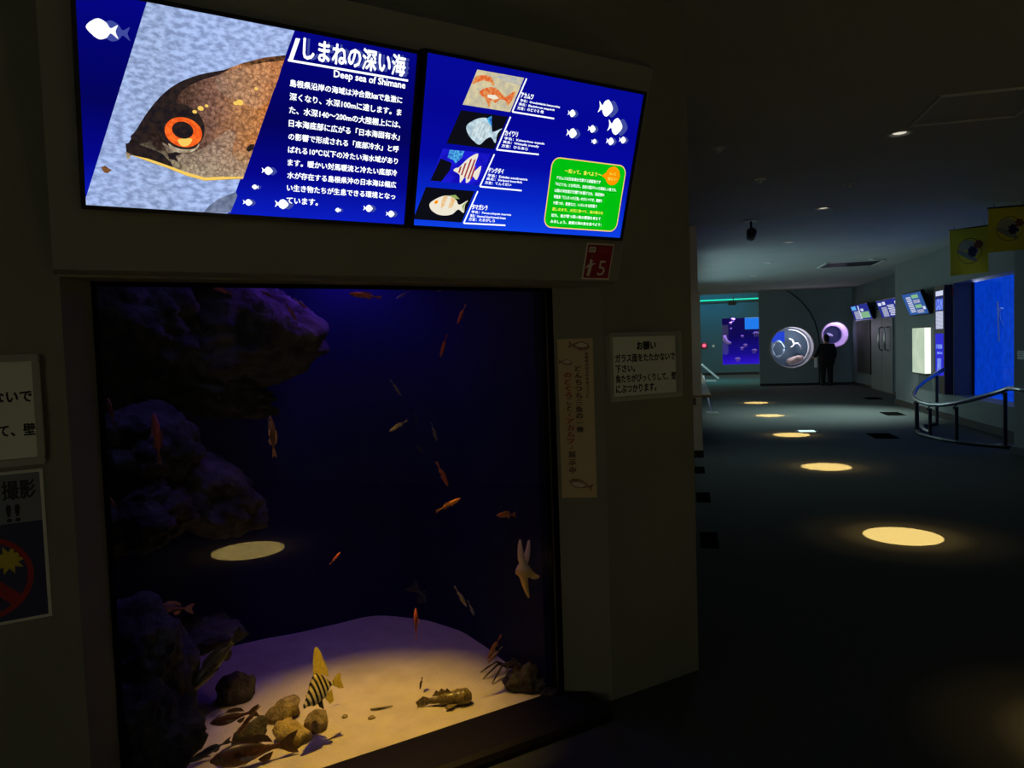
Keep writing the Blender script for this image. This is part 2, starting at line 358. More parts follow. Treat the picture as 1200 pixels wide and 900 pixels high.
# ================================================================== MONITORS OVER THE TANK
SFR = TNK @ T(0, -.14, 1.911) @ Matrix.Rotation(TL, 4, 'X')       # local x along, z up the leaning screen, -y to the viewer
SP, SN = SFR @ Vector((0, 0, 0)), -(SFR.to_3x3().col[1])
def suv(x, y):
    q = SFR.inverted() @ hit(x, y, SP, SN); return (q.x, q.z)
G_WHITE = glow('screen_white', (.92, .95, 1.0), 1.25)
G_GHOST = glow('screen_ghost', (.05, .07, .34), 1.0)
G_GHOST2 = glow('screen_ghost_grey', (.06, .10, .30), 1.0)
SZ = .53
G_BLUE = glow('screen_blue_left', (.0, .0, .3), 1.0, axis=2, rng=(0, SZ), stops=[(0, (.003, .012, .52)), (.22, (.0015, .002, .26)), (.5, (.001, .0012, .105)), (.78, (.001, .0012, .16)), (1, (.0015, .002, .24))])
G_BLUE2 = glow('screen_blue_right', (.0, .0, .3), 1.0, axis=2, rng=(0, SZ), stops=[(0, (.004, .05, .75)), (.2, (.002, .02, .58)), (.42, (.0015, .003, .36)), (.7, (.0015, .002, .29)), (1, (.0015, .003, .30))])
def smooth(pts, n=4):                        # closed Catmull-Rom outline through the points
    out = []; N = len(pts)
    for i in range(N):
        a, b, c, d = [Vector(pts[(i+k-1) % N]) for k in range(4)]
        for j in range(n):
            t = j/n; out.append(tuple(.5*((2*b)+(c-a)*t+(2*a-5*b+4*c-d)*t*t+(3*b-a-3*c+d)*t**3)))
    return out
def px_poly(mb, pts, y, mi, sm=0):
    q = [suv(*p) for p in pts]; mb.flat(smooth(q, sm) if sm else q, y, mi)
def disc(c, rx, rz=None, n=20, a0=0, a1=2*pi):
    rz = rz or rx; return [(c[0]+rx*cos(a0+(a1-a0)*k/n), c[1]+rz*sin(a0+(a1-a0)*k/n)) for k in range(n)]
def mini_fish(mb, x, y, L, mi, ghost=None, left=True, h=.42):
    c = suv(x, y); k = (Vector(suv(x+L/2, y))-Vector(suv(x-L/2, y))).length; sgn = -1 if left else 1
    def put(dx, yy, m):
        o = [(.5, 0), (.34, .30*h*2), (.1, .5*h*2), (-.14, .36*h*2), (-.27, .12*h*2), (-.5, .34*h*2), (-.42, 0), (-.5, -.34*h*2), (-.27, -.12*h*2), (-.14, -.36*h*2), (.1, -.5*h*2), (.34, -.30*h*2)]
        mb.flat(smooth([(c[0]+dx+sgn*p[0]*k, c[1]+p[1]*k) for p in o], 3), yy, m)
    if ghost is not None: put(k*.38, -.0020, ghost)
    put(0, -.0026, mi)
def lines(mb, p0, p1, wd, y, mi):
    a, b = Vector(suv(*p0)), Vector(suv(*p1)); n = Vector((-(b-a).y, (b-a).x)).normalized()*wd/2
    mb.flat([tuple(a+n), tuple(b+n), tuple(b-n), tuple(a-n)], y, mi)

def monitor(label, x0, x1, z0, z1, fill):
    t = thing('display_monitor', label, 'monitor', SFR, 'paired monitors above the tank')
    b = MB(); w = .011
    b.box(x0-w, x1+w, .001, .040, z0-w, z1+w, 0, .003)
    for q in ((x0-w, x1+w, z1, z1+w), (x0-w, x1+w, z0-w, z0), (x0-w, x0, z0, z1), (x1, x1+w, z0, z1)): b.box(q[0], q[1], -.006, .002, q[2], q[3], 0)
    b.build('bezel', M_BEZ, t)
    m = MB(); m.box((x0+x1)/2-.15, (x0+x1)/2+.15, .04, .075, .15, .38); m.build('wall_bracket', M_IRON, t)
    m = MB(); mats = fill(m, x0, x1, z0, z1); m.build('screen', mats, t)
    return t
def fill_left(m, x0, x1, z0, z1):
    mats = [G_BLUE, G_WHITE, G_GHOST,
        glow('photo_sand', (.46, .60, .98), 1.0, c2=(.20, .27, .50), scale=(48, 48, 85), axis=0, rng=(-1.8, -1.3), amount=.8, stops=[(0, (.40, .52, .85)), (.3, (.30, .36, .40)), (.5, (.38, .50, .80)), (1, (.50, .62, .95))]),                       # 3
        picture_fish('photo_fish', 0.0),                                                              # 4
        glow('photo_dark', (.012, .009, .012), 1.0, c2=(.03, .018, .015), scale=60),                  # 5
        glow('photo_iris', (.95, .16, .02), 1.1, c2=(.75, .08, .01), scale=80),                       # 6
        glow('photo_belly', (.62, .56, .40), 1.0, c2=(.28, .20, .12), scale=80),                      # 7
        picture_fish('photo_scale', .25),                                                             # 8
        glow('photo_gold', (.95, .62, .12), 1.0), glow('photo_shade', (.10, .13, .22), 1.0, c2=(.22, .26, .40), scale=40),   # 9 10
        glow('photo_brown', (.22, .09, .03), 1.0, c2=(.03, .015, .01), scale=60), picture_fish('photo_cheek', .45)]                     # 11
    m.flat([(x0, z0), (x1, z0), (x1, z1), (x0, z1)], 0, 0)
    pa, pb = suv(100, 237), suv(272, 246); pc = suv(172, 1); pd = suv(345, 36)
    m.flat([(pc[0], z1), (pd[0], pd[1]), (pb[0]-.012, z0), (pa[0]-.004, z0)], -.0010, 3)
    m.flat([(pc[0], z1), (pd[0]+.002, z1), (pd[0], pd[1])], -.0010, 3) if pd[1] < z1-.004 else None
    px_poly(m, [(238, 249), (246, 240), (258, 232), (276, 225), (278, 229), (270, 249)], -.0012, 10)
    for q in ((176, 66, 7), (203, 88, 9), (182, 48, 5), (246, 40, 6)): pass
    body = [(147, 169), (151, 167), (155, 160), (159, 153), (173, 131), (190, 111), (209, 97), (234, 87.5), (262, 82), (284, 74), (309, 67.5), (335, 64.5), (284.5, 210), (257, 211), (240, 212), (218, 206), (196, 197), (173, 189), (154, 182), (149, 184), (148, 177)]
    px_poly(m, body[:11]+[(335, 64.5)]+body[11:], -.0014, 4)
    px_poly(m, [(153, 181.5), (173, 188.6), (196, 196.6), (218, 205.6), (240, 211.5), (257, 210.5), (284.5, 209), (285.5, 207), (257, 207), (240, 208), (219, 202), (197, 194), (174, 186)], -.0022, 9)
    # dark nape, snout and jaw
    px_poly(m, [(153, 161), (159, 153), (173, 131), (190, 111), (209, 97), (234, 87.5), (262, 82), (270, 80), (255, 88), (236, 94), (216, 104), (207, 116), (203, 128), (188, 141), (176, 158), (166, 168)], -.0017, 5, 4)
    px_poly(m, [(284, 74), (309, 67.5), (335, 64.5), (333, 71), (312, 73), (290, 77)], -.0017, 11)
    px_poly(m, [(147, 168), (158, 168), (176, 174), (190, 180), (200, 190), (203, 197), (196, 196), (173, 188), (154, 181), (148, 178)], -.0018, 5)
    px_poly(m, [(148, 182), (147, 178), (152, 180), (153, 185), (149, 187)], -.0019, 7)
    # cheek, gill cover, scales
    px_poly(m, [(190, 167), (206, 176), (222, 180), (240, 172), (256, 160), (270, 152), (276, 160), (272, 180), (283, 192), (282, 205), (257, 207), (240, 208), (221, 203), (212, 192), (200, 182)], -.0016, 12, 4)
    px_poly(m, [(252, 92), (280, 80), (308, 72), (331, 69), (318, 112), (300, 128), (282, 118), (262, 112)], -.00145, 8, 4)
    random.seed(7)
    for k in range(0):                                      # rows of scales behind the head
        xx = 250+random.random()*78; yy = 84+random.random()*95
        if xx > 338-(yy-64)*.35 or yy < 100-(xx-250)*.28: continue
        c = suv(xx, yy); rr = .0032+random.random()*.0016
        m.flat(disc(c, rr, rr, 7), -.0018-k*1e-6, random.choice([4, 8, 8, 11, 7]))
    for (xx, yy, rr) in ((235, 127, 2.4), (228, 131, 1.8), (242, 124, 1.5), (281, 120, 3.0), (276, 121, 2), (300, 104, 1.6)):
        m.flat(disc(suv(xx, yy), rr*.0033, rr*.0026, 9), -.0021, 9)
    px_poly(m, [(196, 180), (206, 178), (214, 180), (206, 183), (209, 190), (203, 187), (198, 186)], -.0020, 5)
    px_poly(m, [(288, 175), (293, 169), (298, 169), (297, 175), (291, 178)], -.0020, 5)
    # eye
    e = suv(216, 153)
    ku = suv(217, 150)[0]-suv(216, 150)[0]; kv = suv(216, 150)[1]-suv(216, 151)[1]
    m.flat(disc(suv(212, 149), 28*ku, 27*kv, 28), -.0019, 5)
    m.flat(disc(suv(215, 155), 22*ku, 17.5*kv, 28), -.0021, 6)
    m.flat(disc(suv(214, 152.5), 12.5*ku, 10*kv, 24), -.0023, 5)
    px_poly(m, [(208, 164), (217, 162), (225, 163), (221, 170), (213, 171)], -.0022, 9, 4)
    px_poly(m, [(197, 168), (206, 173), (216, 175), (228, 174), (233, 168), (232, 173), (224, 178), (212, 179), (202, 176)], -.0022, 7, 4)
    px_poly(m, [(118, 196), (123, 194), (127, 197), (131, 199), (126, 203), (122, 202)], -.0016, 11)
    # silhouettes
    mini_fish(m, 119.5, 34.5, 37, 1, 2, True, .34)
    for x, y, L in ((313, 200, 13), (299, 219, 8), (290, 237, 11), (330, 239, 16), (396, 246, 7), (431, 244, 11), (457, 250.5, 10)): mini_fish(m, x, y, L, 1, 2, x not in (330, 313, 431, 457, 290), .36)
    # lettering
    q0, q1 = suv(338, 71.8), suv(478, 93.5); zl = (q0[1]+q1[1])/2; m.flat([(q0[0]-.002, zl-.003), (q1[0], zl-.003), (q1[0], zl+.003), (q0[0]-.002, zl+.003)], -.002, 1)
    u0 = suv(349, 45); m.flat([(q0[0]-.002, zl-.003), (q0[0]+.010, zl-.003), (u0[0]+.006, u0[1]), (u0[0]-.006, u0[1])], -.002, 1)
    a = suv(355, 69.5); b = suv(474, 85.5); a = (a[0], zl+.010); b = (b[0], zl+.010)
    m.text('しまねの深い海', (a[0]+.012, a[1]), b[0]-a[0], -.0017, 2, h=.058, bold=.03)
    m.text('しまねの深い海', a, b[0]-a[0], -.0022, 1, h=.058, bold=.035)
    a = suv(391, 90); b = suv(474.5, 101)
    m.text('Deep sea of Shimane', (a[0], zl-.030), b[0]-a[0], -.0022, 1, h=.025, bold=.03)
    txt = ['島根県沿岸の海域は沖合数㎞で急激に', '深くなり、水深100mに達します。ま', 'た、水深140～200mの大陸棚上には、', '日本海底部に広がる「日本海固有水」', 'の影響で形成される「底部冷水」と呼', 'ばれる10℃以下の冷たい海水域があり', 'ます。暖かい対馬暖流と冷たい底部冷', '水が存在する島根県沖の日本海は幅広', 'い生き物たちが生息できる環境となっ', 'ています。']
    L0, R0, L1 = suv(338, 101), suv(469.5, 118.5), suv(332.5, 238)
    for i, s in enumerate(txt):
        k = i/9; z = L0[1]*(1-k)+L1[1]*k; ww = (R0[0]-L0[0])
        if i == 9: ww *= 5/17*.93
        m.text(s, (L0[0]+.004, z), ww, -.0022, 1, bold=.03)
    return mats
def fill_right(m, x0, x1, z0, z1):
    mats = [G_BLUE2, G_WHITE, G_GHOST,
        glow('pic_cream', (.72, .62, .36), 1.0, c2=(.50, .46, .34), scale=40), glow('pic_black', (.004, .004, .008), 1.0),
        glow('pic_blue', (.012, .012, .70), 1.0, c2=(.006, .004, .45), scale=18), glow('pic_redorange', (.75, .10, .02), 1.0, c2=(.75, .33, .10), scale=90),  # 6
        glow('pic_silver', (.62, .80, .88), 1.0, c2=(.36, .50, .58), scale=60), glow('pic_coral', (.10, .55, .85), 1.0, c2=(.02, .10, .55), scale=110),      # 8
        glow('pic_stripe', (.36, .03, .05), 1.0), glow('pic_tan', (.85, .66, .42), 1.0, c2=(.85, .48, .18), scale=70), glow('pic_green', (.0, .52, .005), 1.0),   # 11
        glow('pic_edge', (.95, .62, .16), 1.0), glow('pic_orange', (.95, .28, .0), 1.1), glow('pic_yellow', (.92, .92, .10), 1.0), glow('pic_steel', (.32, .38, .50), 1.0, c2=(.6, .55, .4), scale=30), # 15
        glow('pic_pale', (.86, .80, .66), 1.0), glow('pic_olive', (.30, .42, .12), 1.0)]
    m.flat([(x0, z0), (x1, z0), (x1, z1), (x0, z1)], 0, 0)
    quads = [[(559.3, 81.5), (614, 91.3), (597.5, 131.3), (542, 122.5)], [(540, 129), (595, 136.7), (579, 175), (523, 168)],
             [(519, 174), (575, 180), (560.7, 217), (504, 212)], [(499, 219), (556, 224), (540.7, 260.7), (484, 256.7)]]
    for q, mi in zip(quads, (3, 4, 5, 4)): px_poly(m, q, -.001, mi)
    def P(q, pts, mi, y):                                    # polygon given in the fractions of a picture
        TLc, TR, BR, BL = [Vector(suv(*c)) for c in q]
        out = []
        for a, b in pts: out.append(tuple((TLc*(1-a)+TR*a)*(1-b)+(BL*(1-a)+BR*a)*b))
        m.flat(smooth(out, 3) if len(out) > 9 else out, y, mi)
    q = quads[0]
    P(q, [(.03, .17), (.20, .10), (.34, .14), (.45, .30), (.44, .38), (.36, .28), (.2, .26), (.0, .42)], 6, -.0014)
    P(q, [(.42, .08), (.62, .02), (1, .04), (1, .22), (.8, .20), (.55, .16)], 15, -.0013)
    P(q, [(.22, .58), (.30, .46), (.44, .40), (.56, .44), (.70, .55), (.78, .60), (.92, .40), (.95, .55), (.90, .84), (.82, .72), (.70, .70), (.62, .82), (.52, .74), (.54, .96), (.44, .82), (.36, .72), (.26, .66)], 6, -.0016)
    P(q, [(.40, .62), (.56, .60), (.66, .68), (.56, .73), (.42, .70)], 16, -.0018)
    q = quads[1]
    P(q, [(.24, .44), (.32, .26), (.46, .14), (.62, .14), (.74, .32), (.82, .50), (.98, .36), (.93, .54), (.97, .82), (.83, .66), (.74, .74), (.66, .92), (.52, .84), (.36, .68)], 7, -.0014)
    P(q, [(.58, .14), (.66, .04), (.70, .18), (.76, .36), (.66, .26)], 8, -.0015)
    for k in range(5): a = .42+k*.07; P(q, [(a, .24+k*.02), (a+.012, .24+k*.02), (a+.012, .70+k*.02), (a, .70+k*.02)], 16, -.0017)
    q = quads[2]
    P(q, [(.14, .02), (.44, .01), (.44, .22), (.36, .40), (.28, .30), (.16, .26)], 8, -.0013); P(q, [(.03, .30), (.28, .40), (.30, .62), (.22, .99), (.0, .99)], 4, -.0012)
    P(q, [(.37, .62), (.40, .54), (.46, .50), (.58, .20), (.74, .04), (.76, .40), (.80, .58), (.90, .40), (.92, .84), (.80, .74), (.78, .90), (.72, .96), (.66, .78), (.60, .98), (.54, .76), (.46, .68)], 16, -.0015)
    for a, b0, b1 in ((.47, .50, .68), (.54, .38, .74), (.62, .24, .80), (.70, .24, .84), (.76, .46, .84)): P(q, [(a, b0), (a+.035, b0-.03), (a+.045, b1), (a+.012, b1)], 9, -.0017)
    q = quads[3]
    P(q, [(.20, .50), (.28, .34), (.42, .22), (.56, .22), (.70, .32), (.80, .46), (.94, .30), (.92, .46), (.96, .70), (.82, .60), (.74, .76), (.60, .82), (.44, .80), (.28, .68)], 16, -.0014)
    P(q, [(.42, .23), (.50, .21), (.51, .5), (.46, .62), (.42, .4)], 10, -.0016); P(q, [(.58, .23), (.68, .30), (.68, .56), (.60, .60)], 10, -.0016); P(q, [(.86, .48), (.94, .32), (.91, .48), (.95, .68)], 17, -.0016)
    P(q, disc((.315, .43), .035, .06, 10), 13, -.0018); P(q, [(.52, .2), (.64, .16), (.76, .28), (.66, .28)], 17, -.0015)
    Ls = [((616.7, 92), (600, 131), (649, 139)), ((598, 136.7), (581.5, 175.3), (631, 181)), ((579, 180.7), (562, 218.5), (611, 223.3)), ((559.6, 224), (543, 261.5), (592, 264))]
    names = [('アカムツ', '学名：Doederleinia berycoides', '英名：Blackthroat seaperch', '方言：のどぐろ 他'), ('カイワリ', '学名：Kaiwarinus equula', '英名：Whitefin trevally', '方言：ひらあじ'),
             ('テングダイ', '学名：Evistias acutirostris', '英名：Striped boarfish', '方言：てんぐだい'), ('タマガシラ', '学名：Parascolopsis inermis', '英名：Unarmed dwarf monocle bream', '方言：たまがしら')]
    for (p0, p1, p2), nm in zip(Ls, names):
        lines(m, p0, p1, .0050, -.002, 1); lines(m, p1, p2, .0050, -.002, 1)
        c = suv(*p1); kx = .0031; e = suv(*p2); wdt = e[0]-c[0]
        m.text(nm[0], (c[0]+.026, c[1]+.049), .050 if len(nm[0]) < 5 else .060, -.0022, 1, h=.0165, bold=.045)
        for i, s in enumerate(nm[1:]): m.text(s, (c[0]+.026-i*.004, c[1]+.0345-i*.0122), wdt*(.95, .85, .62)[i], -.0022, 1, h=.0100, bold=.03)
    for x, y, L, l in ((709.5, 126.5, 17, False), (720.5, 148, 17, False), (669.5, 132.7, 9, False), (669.5, 156, 12, False), (693, 151, 9, False), (695.6, 165.7, 6, False), (714.5, 165.5, 9, False), (729, 164, 8, False)): mini_fish(m, x, y, L, 1, 2, l, .44 if L > 14 else .38)
    # green panel
    c0, c1 = suv(637.5, 264), suv(733.5, 195)
    def rr(x0, z0, x1, z1, r):
        o = []
        for cx, cz, a in ((x1-r, z1-r, 0), (x0+r, z1-r, pi/2), (x0+r, z0+r, pi), (x1-r, z0+r, 1.5*pi)):
            o += [(cx+r*cos(a+k*pi/12), cz+r*sin(a+k*pi/12)) for k in range(7)]
        return o
    gx0, gz0, gx1, gz1 = c0[0], suv(680, 268)[1], c1[0], suv(690, 190)[1]
    m.flat(rr(gx0-.004, gz0-.004, gx1+.004, gz1+.004, .034), -.0012, 12); m.flat(rr(gx0, gz0, gx1, gz1, .030), -.0014, 11)
    gw = gx1-gx0; gh = gz1-gz0
    def G(a, b): return (gx0+a*gw, gz0+b*gh)
    m.text('～知って、食べよう～', G(.17, .805), gw*.50, -.0018, 14, bold=.02)
    body = ['アカムツは日本海を代表する高級魚です', '「のどぐろ」とも呼ばれ、白身の脂がのった美味しい魚です。', '山陰の沖合底びき網で水揚げされ、浜田港の', '特産魚「どんちっち三魚」のひとつです。塩焼き', 'や煮つけ、刺身など、いろいろな料理で', '楽しめます。大切に食べて、海の恵みを', '知り、魚が育つ深い海の環境を考えて', 'みましょう。島根の海の魚を食べよう！']
    for i, s in enumerate(body): m.text(s, G(.075, .70-i*.092), gw*(.60, .84, .68, .66, .60, .70, .68, .70)[i], -.0018, 14 if i in (5,) else 1, h=.0125, bold=.012)
    bc = G(.83, .84); m.flat(disc(bc, .034, .034, 26)[:], -.0016, 13); m.flat([(bc[0]-.028, bc[1]+.014), (bc[0]-.052, bc[1]-.004), (bc[0]-.026, bc[1]-.016)], -.0016, 13)
    m.text('もっと', (bc[0]-.016, bc[1]+.003), .030, -.0018, 14, bold=.02); m.text('知ろう！', (bc[0]-.020, bc[1]-.017), .040, -.0018, 14, bold=.02)
    return mats
monitor('left monitor of the pair above the tank, showing a close-up fish head beside white text', -1.822, -.921, .0, .515, fill_left)
monitor('right monitor of the pair above the tank, listing four fish beside a green box', -.888, -.012, .0, .525, fill_right)

# ================================================================== SIGNS
def notice(label, x1, z0, z1, wdt=.402):
    t = thing('notice_sign', label, 'sign', TNK @ T(x1-wdt, 0, z0), 'framed notices beside the tank'); h = z1-z0
    b = MB(); e = .018
    for q in ((0, wdt, 0, e), (0, wdt, h-e, h), (0, e, e, h-e), (wdt-e, wdt, e, h-e)): b.box(q[0], q[1], -.030, -.0005, q[2], q[3], 0, .003)
    b.build('frame', M_FRAME, t)
    m = MB(); m.box(e*.8, wdt-e*.8, -.006, -.001, e*.8, h-e*.8, 0)
    iw, ih = wdt-2*e, h-2*e
    m.text('お願い', (e+iw*.40, e+ih*.775), iw*.29, -.0066, 1, bold=.055)
    for i, (s, n) in enumerate((('ガラス面をたたかないで', 11), ('下さい。', 3.45), ('魚たちがびっくりして、壁', 11.1), ('にぶつかります。', 7.3))):
        m.text(s, (e+iw*.075, e+ih*(.575-.172*i)), iw*.083*n, -.0066, 1, h=.033 if s != '下さい。' else .031, bold=.04)
    m.build('sheet', [M_PAPER, M_INK], t); return t
notice('white framed notice on the right pillar, beside the beige poster', .415, 1.259, 1.543)
notice('white framed notice cut by the left photo edge, above the blue poster', -1.951, 1.226, 1.524, .41)

# blue no-flash poster on the left pillar
t = thing('warning_poster', 'blue poster with a yellow flash star in a red ring under the left notice', 'poster', TNK @ T(-2.262, 0, .80))
M_PBLUE = paint('poster_blue', (.02, .025, .10), (.016, .02, .085), 4, .5)
M_PGREY = paint('poster_grey', (.16, .17, .22), (.14, .15, .20), 4, .5)
M_YEL = paint('poster_yellow', (.55, .42, .03), (.50, .38, .03), 5, .5)
m = MB(); m.box(0, .302, -.004, -.001, 0, .411, 0); m.flat([(.008, .008), (.294, .008), (.294, .27), (.008, .27)], -.0046, 1); m.flat([(.008, .27), (.294, .27), (.294, .403), (.008, .403)], -.0046, 2)
m.text('フラッシュ撮影', (.02, .335), .262, -.0052, 3, h=.050, bold=.03); m.text('禁止', (.10, .275), .085, -.0052, 3, h=.045, bold=.03); m.text('!!', (.215, .275), .028, -.0052, 3, h=.045, bold=.03)
rc = (.155, .130); out = disc(rc, .112, .112, 36); inn = disc(rc, .098, .098, 36)
for k in range(36): j = (k+1) % 36; m.flat([out[k], out[j], inn[j], inn[k]], -.0056, 5)
m.flat([(rc[0]-.085, rc[1]+.060), (rc[0]-.062, rc[1]+.083), (rc[0]+.085, rc[1]-.060), (rc[0]+.062, rc[1]-.083)], -.0054, 5)
m.flat([(.05, .06), (.19, .06), (.19, .15), (.14, .15), (.13, .165), (.09, .165), (.08, .15), (.05, .15)], -.0050, 3); m.flat(disc((.115, .105), .036, .036, 24), -.0053, 0); m.flat(disc((.115, .105), .026, .026, 24), -.0055, 3)
star = []
for k in range(20): r = .040 if k % 2 == 0 else .022; star.append((.212+r*cos(k*pi/10), .172+r*sin(k*pi/10)))
m.flat(star, -.0052, 4)
m.build('sheet', [M_WHITE, M_PBLUE, M_PGREY, M_INK, M_YEL, M_REDINK], t)

# red audio guide plate on the leaning header
HFR = TNK @ T(0, -.05, 1.75) @ Matrix.Rotation(TL, 4, 'X'); HP, HN = HFR @ Vector((0, 0, 0)), -(HFR.to_3x3().col[1])
def huv(x, y): q = HFR.inverted() @ hit(x, y, HP, HN); return (q.x, q.z)
a, b = huv(681, 327), huv(719.5, 286)
t = thing('audio_guide_sign', 'small red plate with the number 5 and a white figure under the right monitor', 'sign', HFR @ T(a[0], 0, a[1])); wdt, hgt = b[0]-a[0], b[1]-a[1]
m = MB(); m.box(0, wdt, -.004, -.0005, 0, hgt, 0, .001); m.flat([(.006, .006), (wdt-.006, .006), (wdt-.006, hgt-.006), (.006, hgt-.006)], -.0046, 1)
def U(x, y): return (x*wdt, y*hgt)
m.text('5', U(.52, .12), wdt*.27, -.0052, 0, h=hgt*.41)
m.flat([U(.10, .75), U(.34, .75), U(.34, .90), U(.10, .90)], -.0050, 0); m.text('音声', U(.14, .79), wdt*.16, -.0054, 2, bold=.01)
m.text('音声ガイド', U(.45, .84), wdt*.46, -.0052, 3); m.text('audio guide', U(.45, .75), wdt*.46, -.0052, 3)
m.flat([U(.19, .62), U(.24, .70), U(.29, .62)], -.005, 3)
m.flat(disc(U(.235, .505), .0075, .0085, 14), -.005, 0)
m.flat([U(.14, .10), U(.25, .10), U(.30, .40), U(.40, .43), U(.40, .46), U(.28, .45), U(.20, .45), U(.06, .33), U(.09, .30), U(.18, .36)], -.005, 0)
m.build('plate', [M_WHITE, M_RED, M_INK, paint('pink_ink', (.30, .12, .12), rough=.6)], t)

# beige vertical poster on the splayed jamb
JD = Vector((-GX1, -GT, 0)).normalized()                     # along the jamb towards the room
JFR = TNK @ frame((GX1, GT, 0), JD); JP, JN = JFR @ Vector((0, 0, 0)), -(JFR.to_3x3().col[1])
def juv(x, y): q = JFR.inverted() @ hit(x, y, JP, JN); return (q.x, q.z)
p_tl, p_tr, p_bl, p_br = juv(652.5, 398), juv(690, 396), juv(659, 583), juv(704, 583)
bx0, bx1, bz0, bz1 = (p_tl[0]+p_bl[0])/2, (p_tr[0]+p_br[0])/2, (p_bl[1]+p_br[1])/2, (p_tl[1]+p_tr[1])/2
t = thing('vertical_poster', 'tall beige poster with fish drawings and vertical red and black text on the right jamb', 'poster', JFR @ T(bx0, 0, bz0)); wdt, hgt = bx1-bx0, bz1-bz0
M_BEIGE = paint('beige_paper', (.52, .40, .25), (.48, .365, .225), 5, .8); M_FISHP = paint('printed_fish', (.34, .20, .15), (.20, .10, .08), 60, .8); M_FISHL = paint('printed_fish_pale', (.62, .56, .48), rough=.8)
m = MB(); m.box(0, wdt, -.003, -.0005, 0, hgt, 0)
def U(x, y): return (x*wdt, (1-y)*hgt)
def vtext(s, x, y0, y1, mi, sz, bold=.02):
    n = len(s); st = (y1-y0)/n
    for i, ch in enumerate(s):
        gl = glyphs(ch); k = wdt*sz; cx, cz = U(x, y0+st*(i+.5)); hh = hgt*st*.84
        big = max(gl[2], gl[3]); kx = k*.98/max(big, .72); kz = hh/max(big, .72)
        if ch in '「」': kx *= .6; kz *= .6
        for j, dx in enumerate((-bold, bold)): m.add([(cx+(a+dx-gl[2]/2)*kx, -.0036-j*2e-5, cz+(b-gl[3]/2)*kz) for a, b in gl[0]], gl[1], mi)
vtext('どんちっち三魚の一種', .57, .165, .59, 1, .19, .06)
vtext('のどぐろ', .27, .205, .37, 2, .20, .06); vtext('こと', .29, .37, .455, 1, .15, .04); vtext('「アカムツ」', .30, .455, .70, 2, .20, .06); vtext('展示中', .33, .70, .85, 1, .20, .06)
vtext('島根県浜田市の水産ブランド', .82, .085, .375, 1, .10, .04)
def pfish(cx, cy, L, hh, ang):
    c = U(cx, cy)
    def pl(pts, mi, y): m.flat([(c[0]+(x*cos(ang)-z*sin(ang))*L, c[1]+(x*sin(ang)+z*cos(ang))*L) for x, z in pts], y, mi)
    pl([(-.5, 0), (-.36, .13*hh), (-.1, .2*hh), (.16, .13*hh), (.32, .05*hh), (.5, .16*hh), (.46, 0), (.5, -.16*hh), (.32, -.04*hh), (.1, -.14*hh), (-.14, -.2*hh), (-.36, -.13*hh)], 3, -.0036)
    pl([(-.36, -.02), (-.1, .06*hh), (.2, .02), (.08, -.1*hh), (-.14, -.14*hh), (-.32, -.10*hh)], 4, -.0040)
    pl([(-.42+.016*cos(k), .03+.016*sin(k)) for k in (0, .8, 1.6, 2.4, 3.2, 4, 4.8, 5.6)], 1, -.0044)
pfish(.62, .045, wdt*.62, 1.1, pi-.15); pfish(.22, .145, wdt*.42, 1.1, pi-.15); pfish(.55, .915, wdt*.72, 1.0, -.30)
m.build('sheet', [M_BEIGE, M_INK, M_REDINK, M_FISHP, M_FISHL], t)

# ================================================================== TANK INTERIOR
# curved dark shell: left wall, back wall, rounded back right corner, right wall
XL, XR, YB = -2.25, -.181, 1.50
outline = [(XL, .172), (XL, YB)]
for k in range(13): a = pi/2*(1-k/12); outline.append((XR-.42+.42*cos(a)*1.0, YB-.72+.72*sin(a)))
outline.append((XR, .172))
ins = MB(); n = len(outline)
for z in (-.02, 2.7): ins.v += [(x, y, z) for x, y in outline]
for k in range(n-1): ins.f.append([k, k+1, n+k+1, n+k]); ins.m.append(0)
o2 = [(x, y) for x, y in outline]
ob = [(XL-.06, .31), (XL-.06, YB+.06), (XR-.30, YB+.07), (XR+.05, YB-.3), (XR+.05, .30)]
sh = ins.build('wall_tank', M_TWALL, None, TNK, kind='structure')
so = sh.modifiers.new('thickness', 'SOLIDIFY'); so.thickness = .04; so.offset = 1
lid = MB(); lid.box(XL-.06, XR+.05, .175, YB+.1, 2.7, 2.74); lid.build('ceiling_tank', M_DARK, None, TNK, kind='structure')

# sand bed
def sand_z(x, y):
    return .028+.022*min(1, max(0, (y-.15)/.5))+.010*noise.noise(Vector((x*4, y*4, 1)))+.012*noise.noise(Vector((x*1.6, y*1.8, 5)))*min(1, (y-.13)*3)
s = MB(); nx, ny = 110, 80; idx = {}
for j in range(ny+1):
    for i in range(nx+1):
        x = XL+(XR-XL)*i/nx; y = GT+.013+(YB-GT)*j/ny
        idx[i, j] = len(s.v); s.v.append((x, y, sand_z(x, y)))
for j in range(ny):
    for i in range(nx): s.f.append([idx[i, j], idx[i+1, j], idx[i+1, j+1], idx[i, j+1]]); s.m.append(0)
so = s.build('sand_bed', M_SAND, None, TNK, smooth=True, kind='stuff'); tag(so, 'pale sand bed on the tank floor, lit yellow at the front', 'sand')
def sand_hit(x, y):
    P = hit_f(TNK, x, y, 2, .05); return Vector((P.x, P.y, sand_z(P.x, P.y)))
def inw(x, y, t): return hit_f(TNK, x, y, 1, t)               # tank-frame point seen at a pixel, t metres behind the wall face

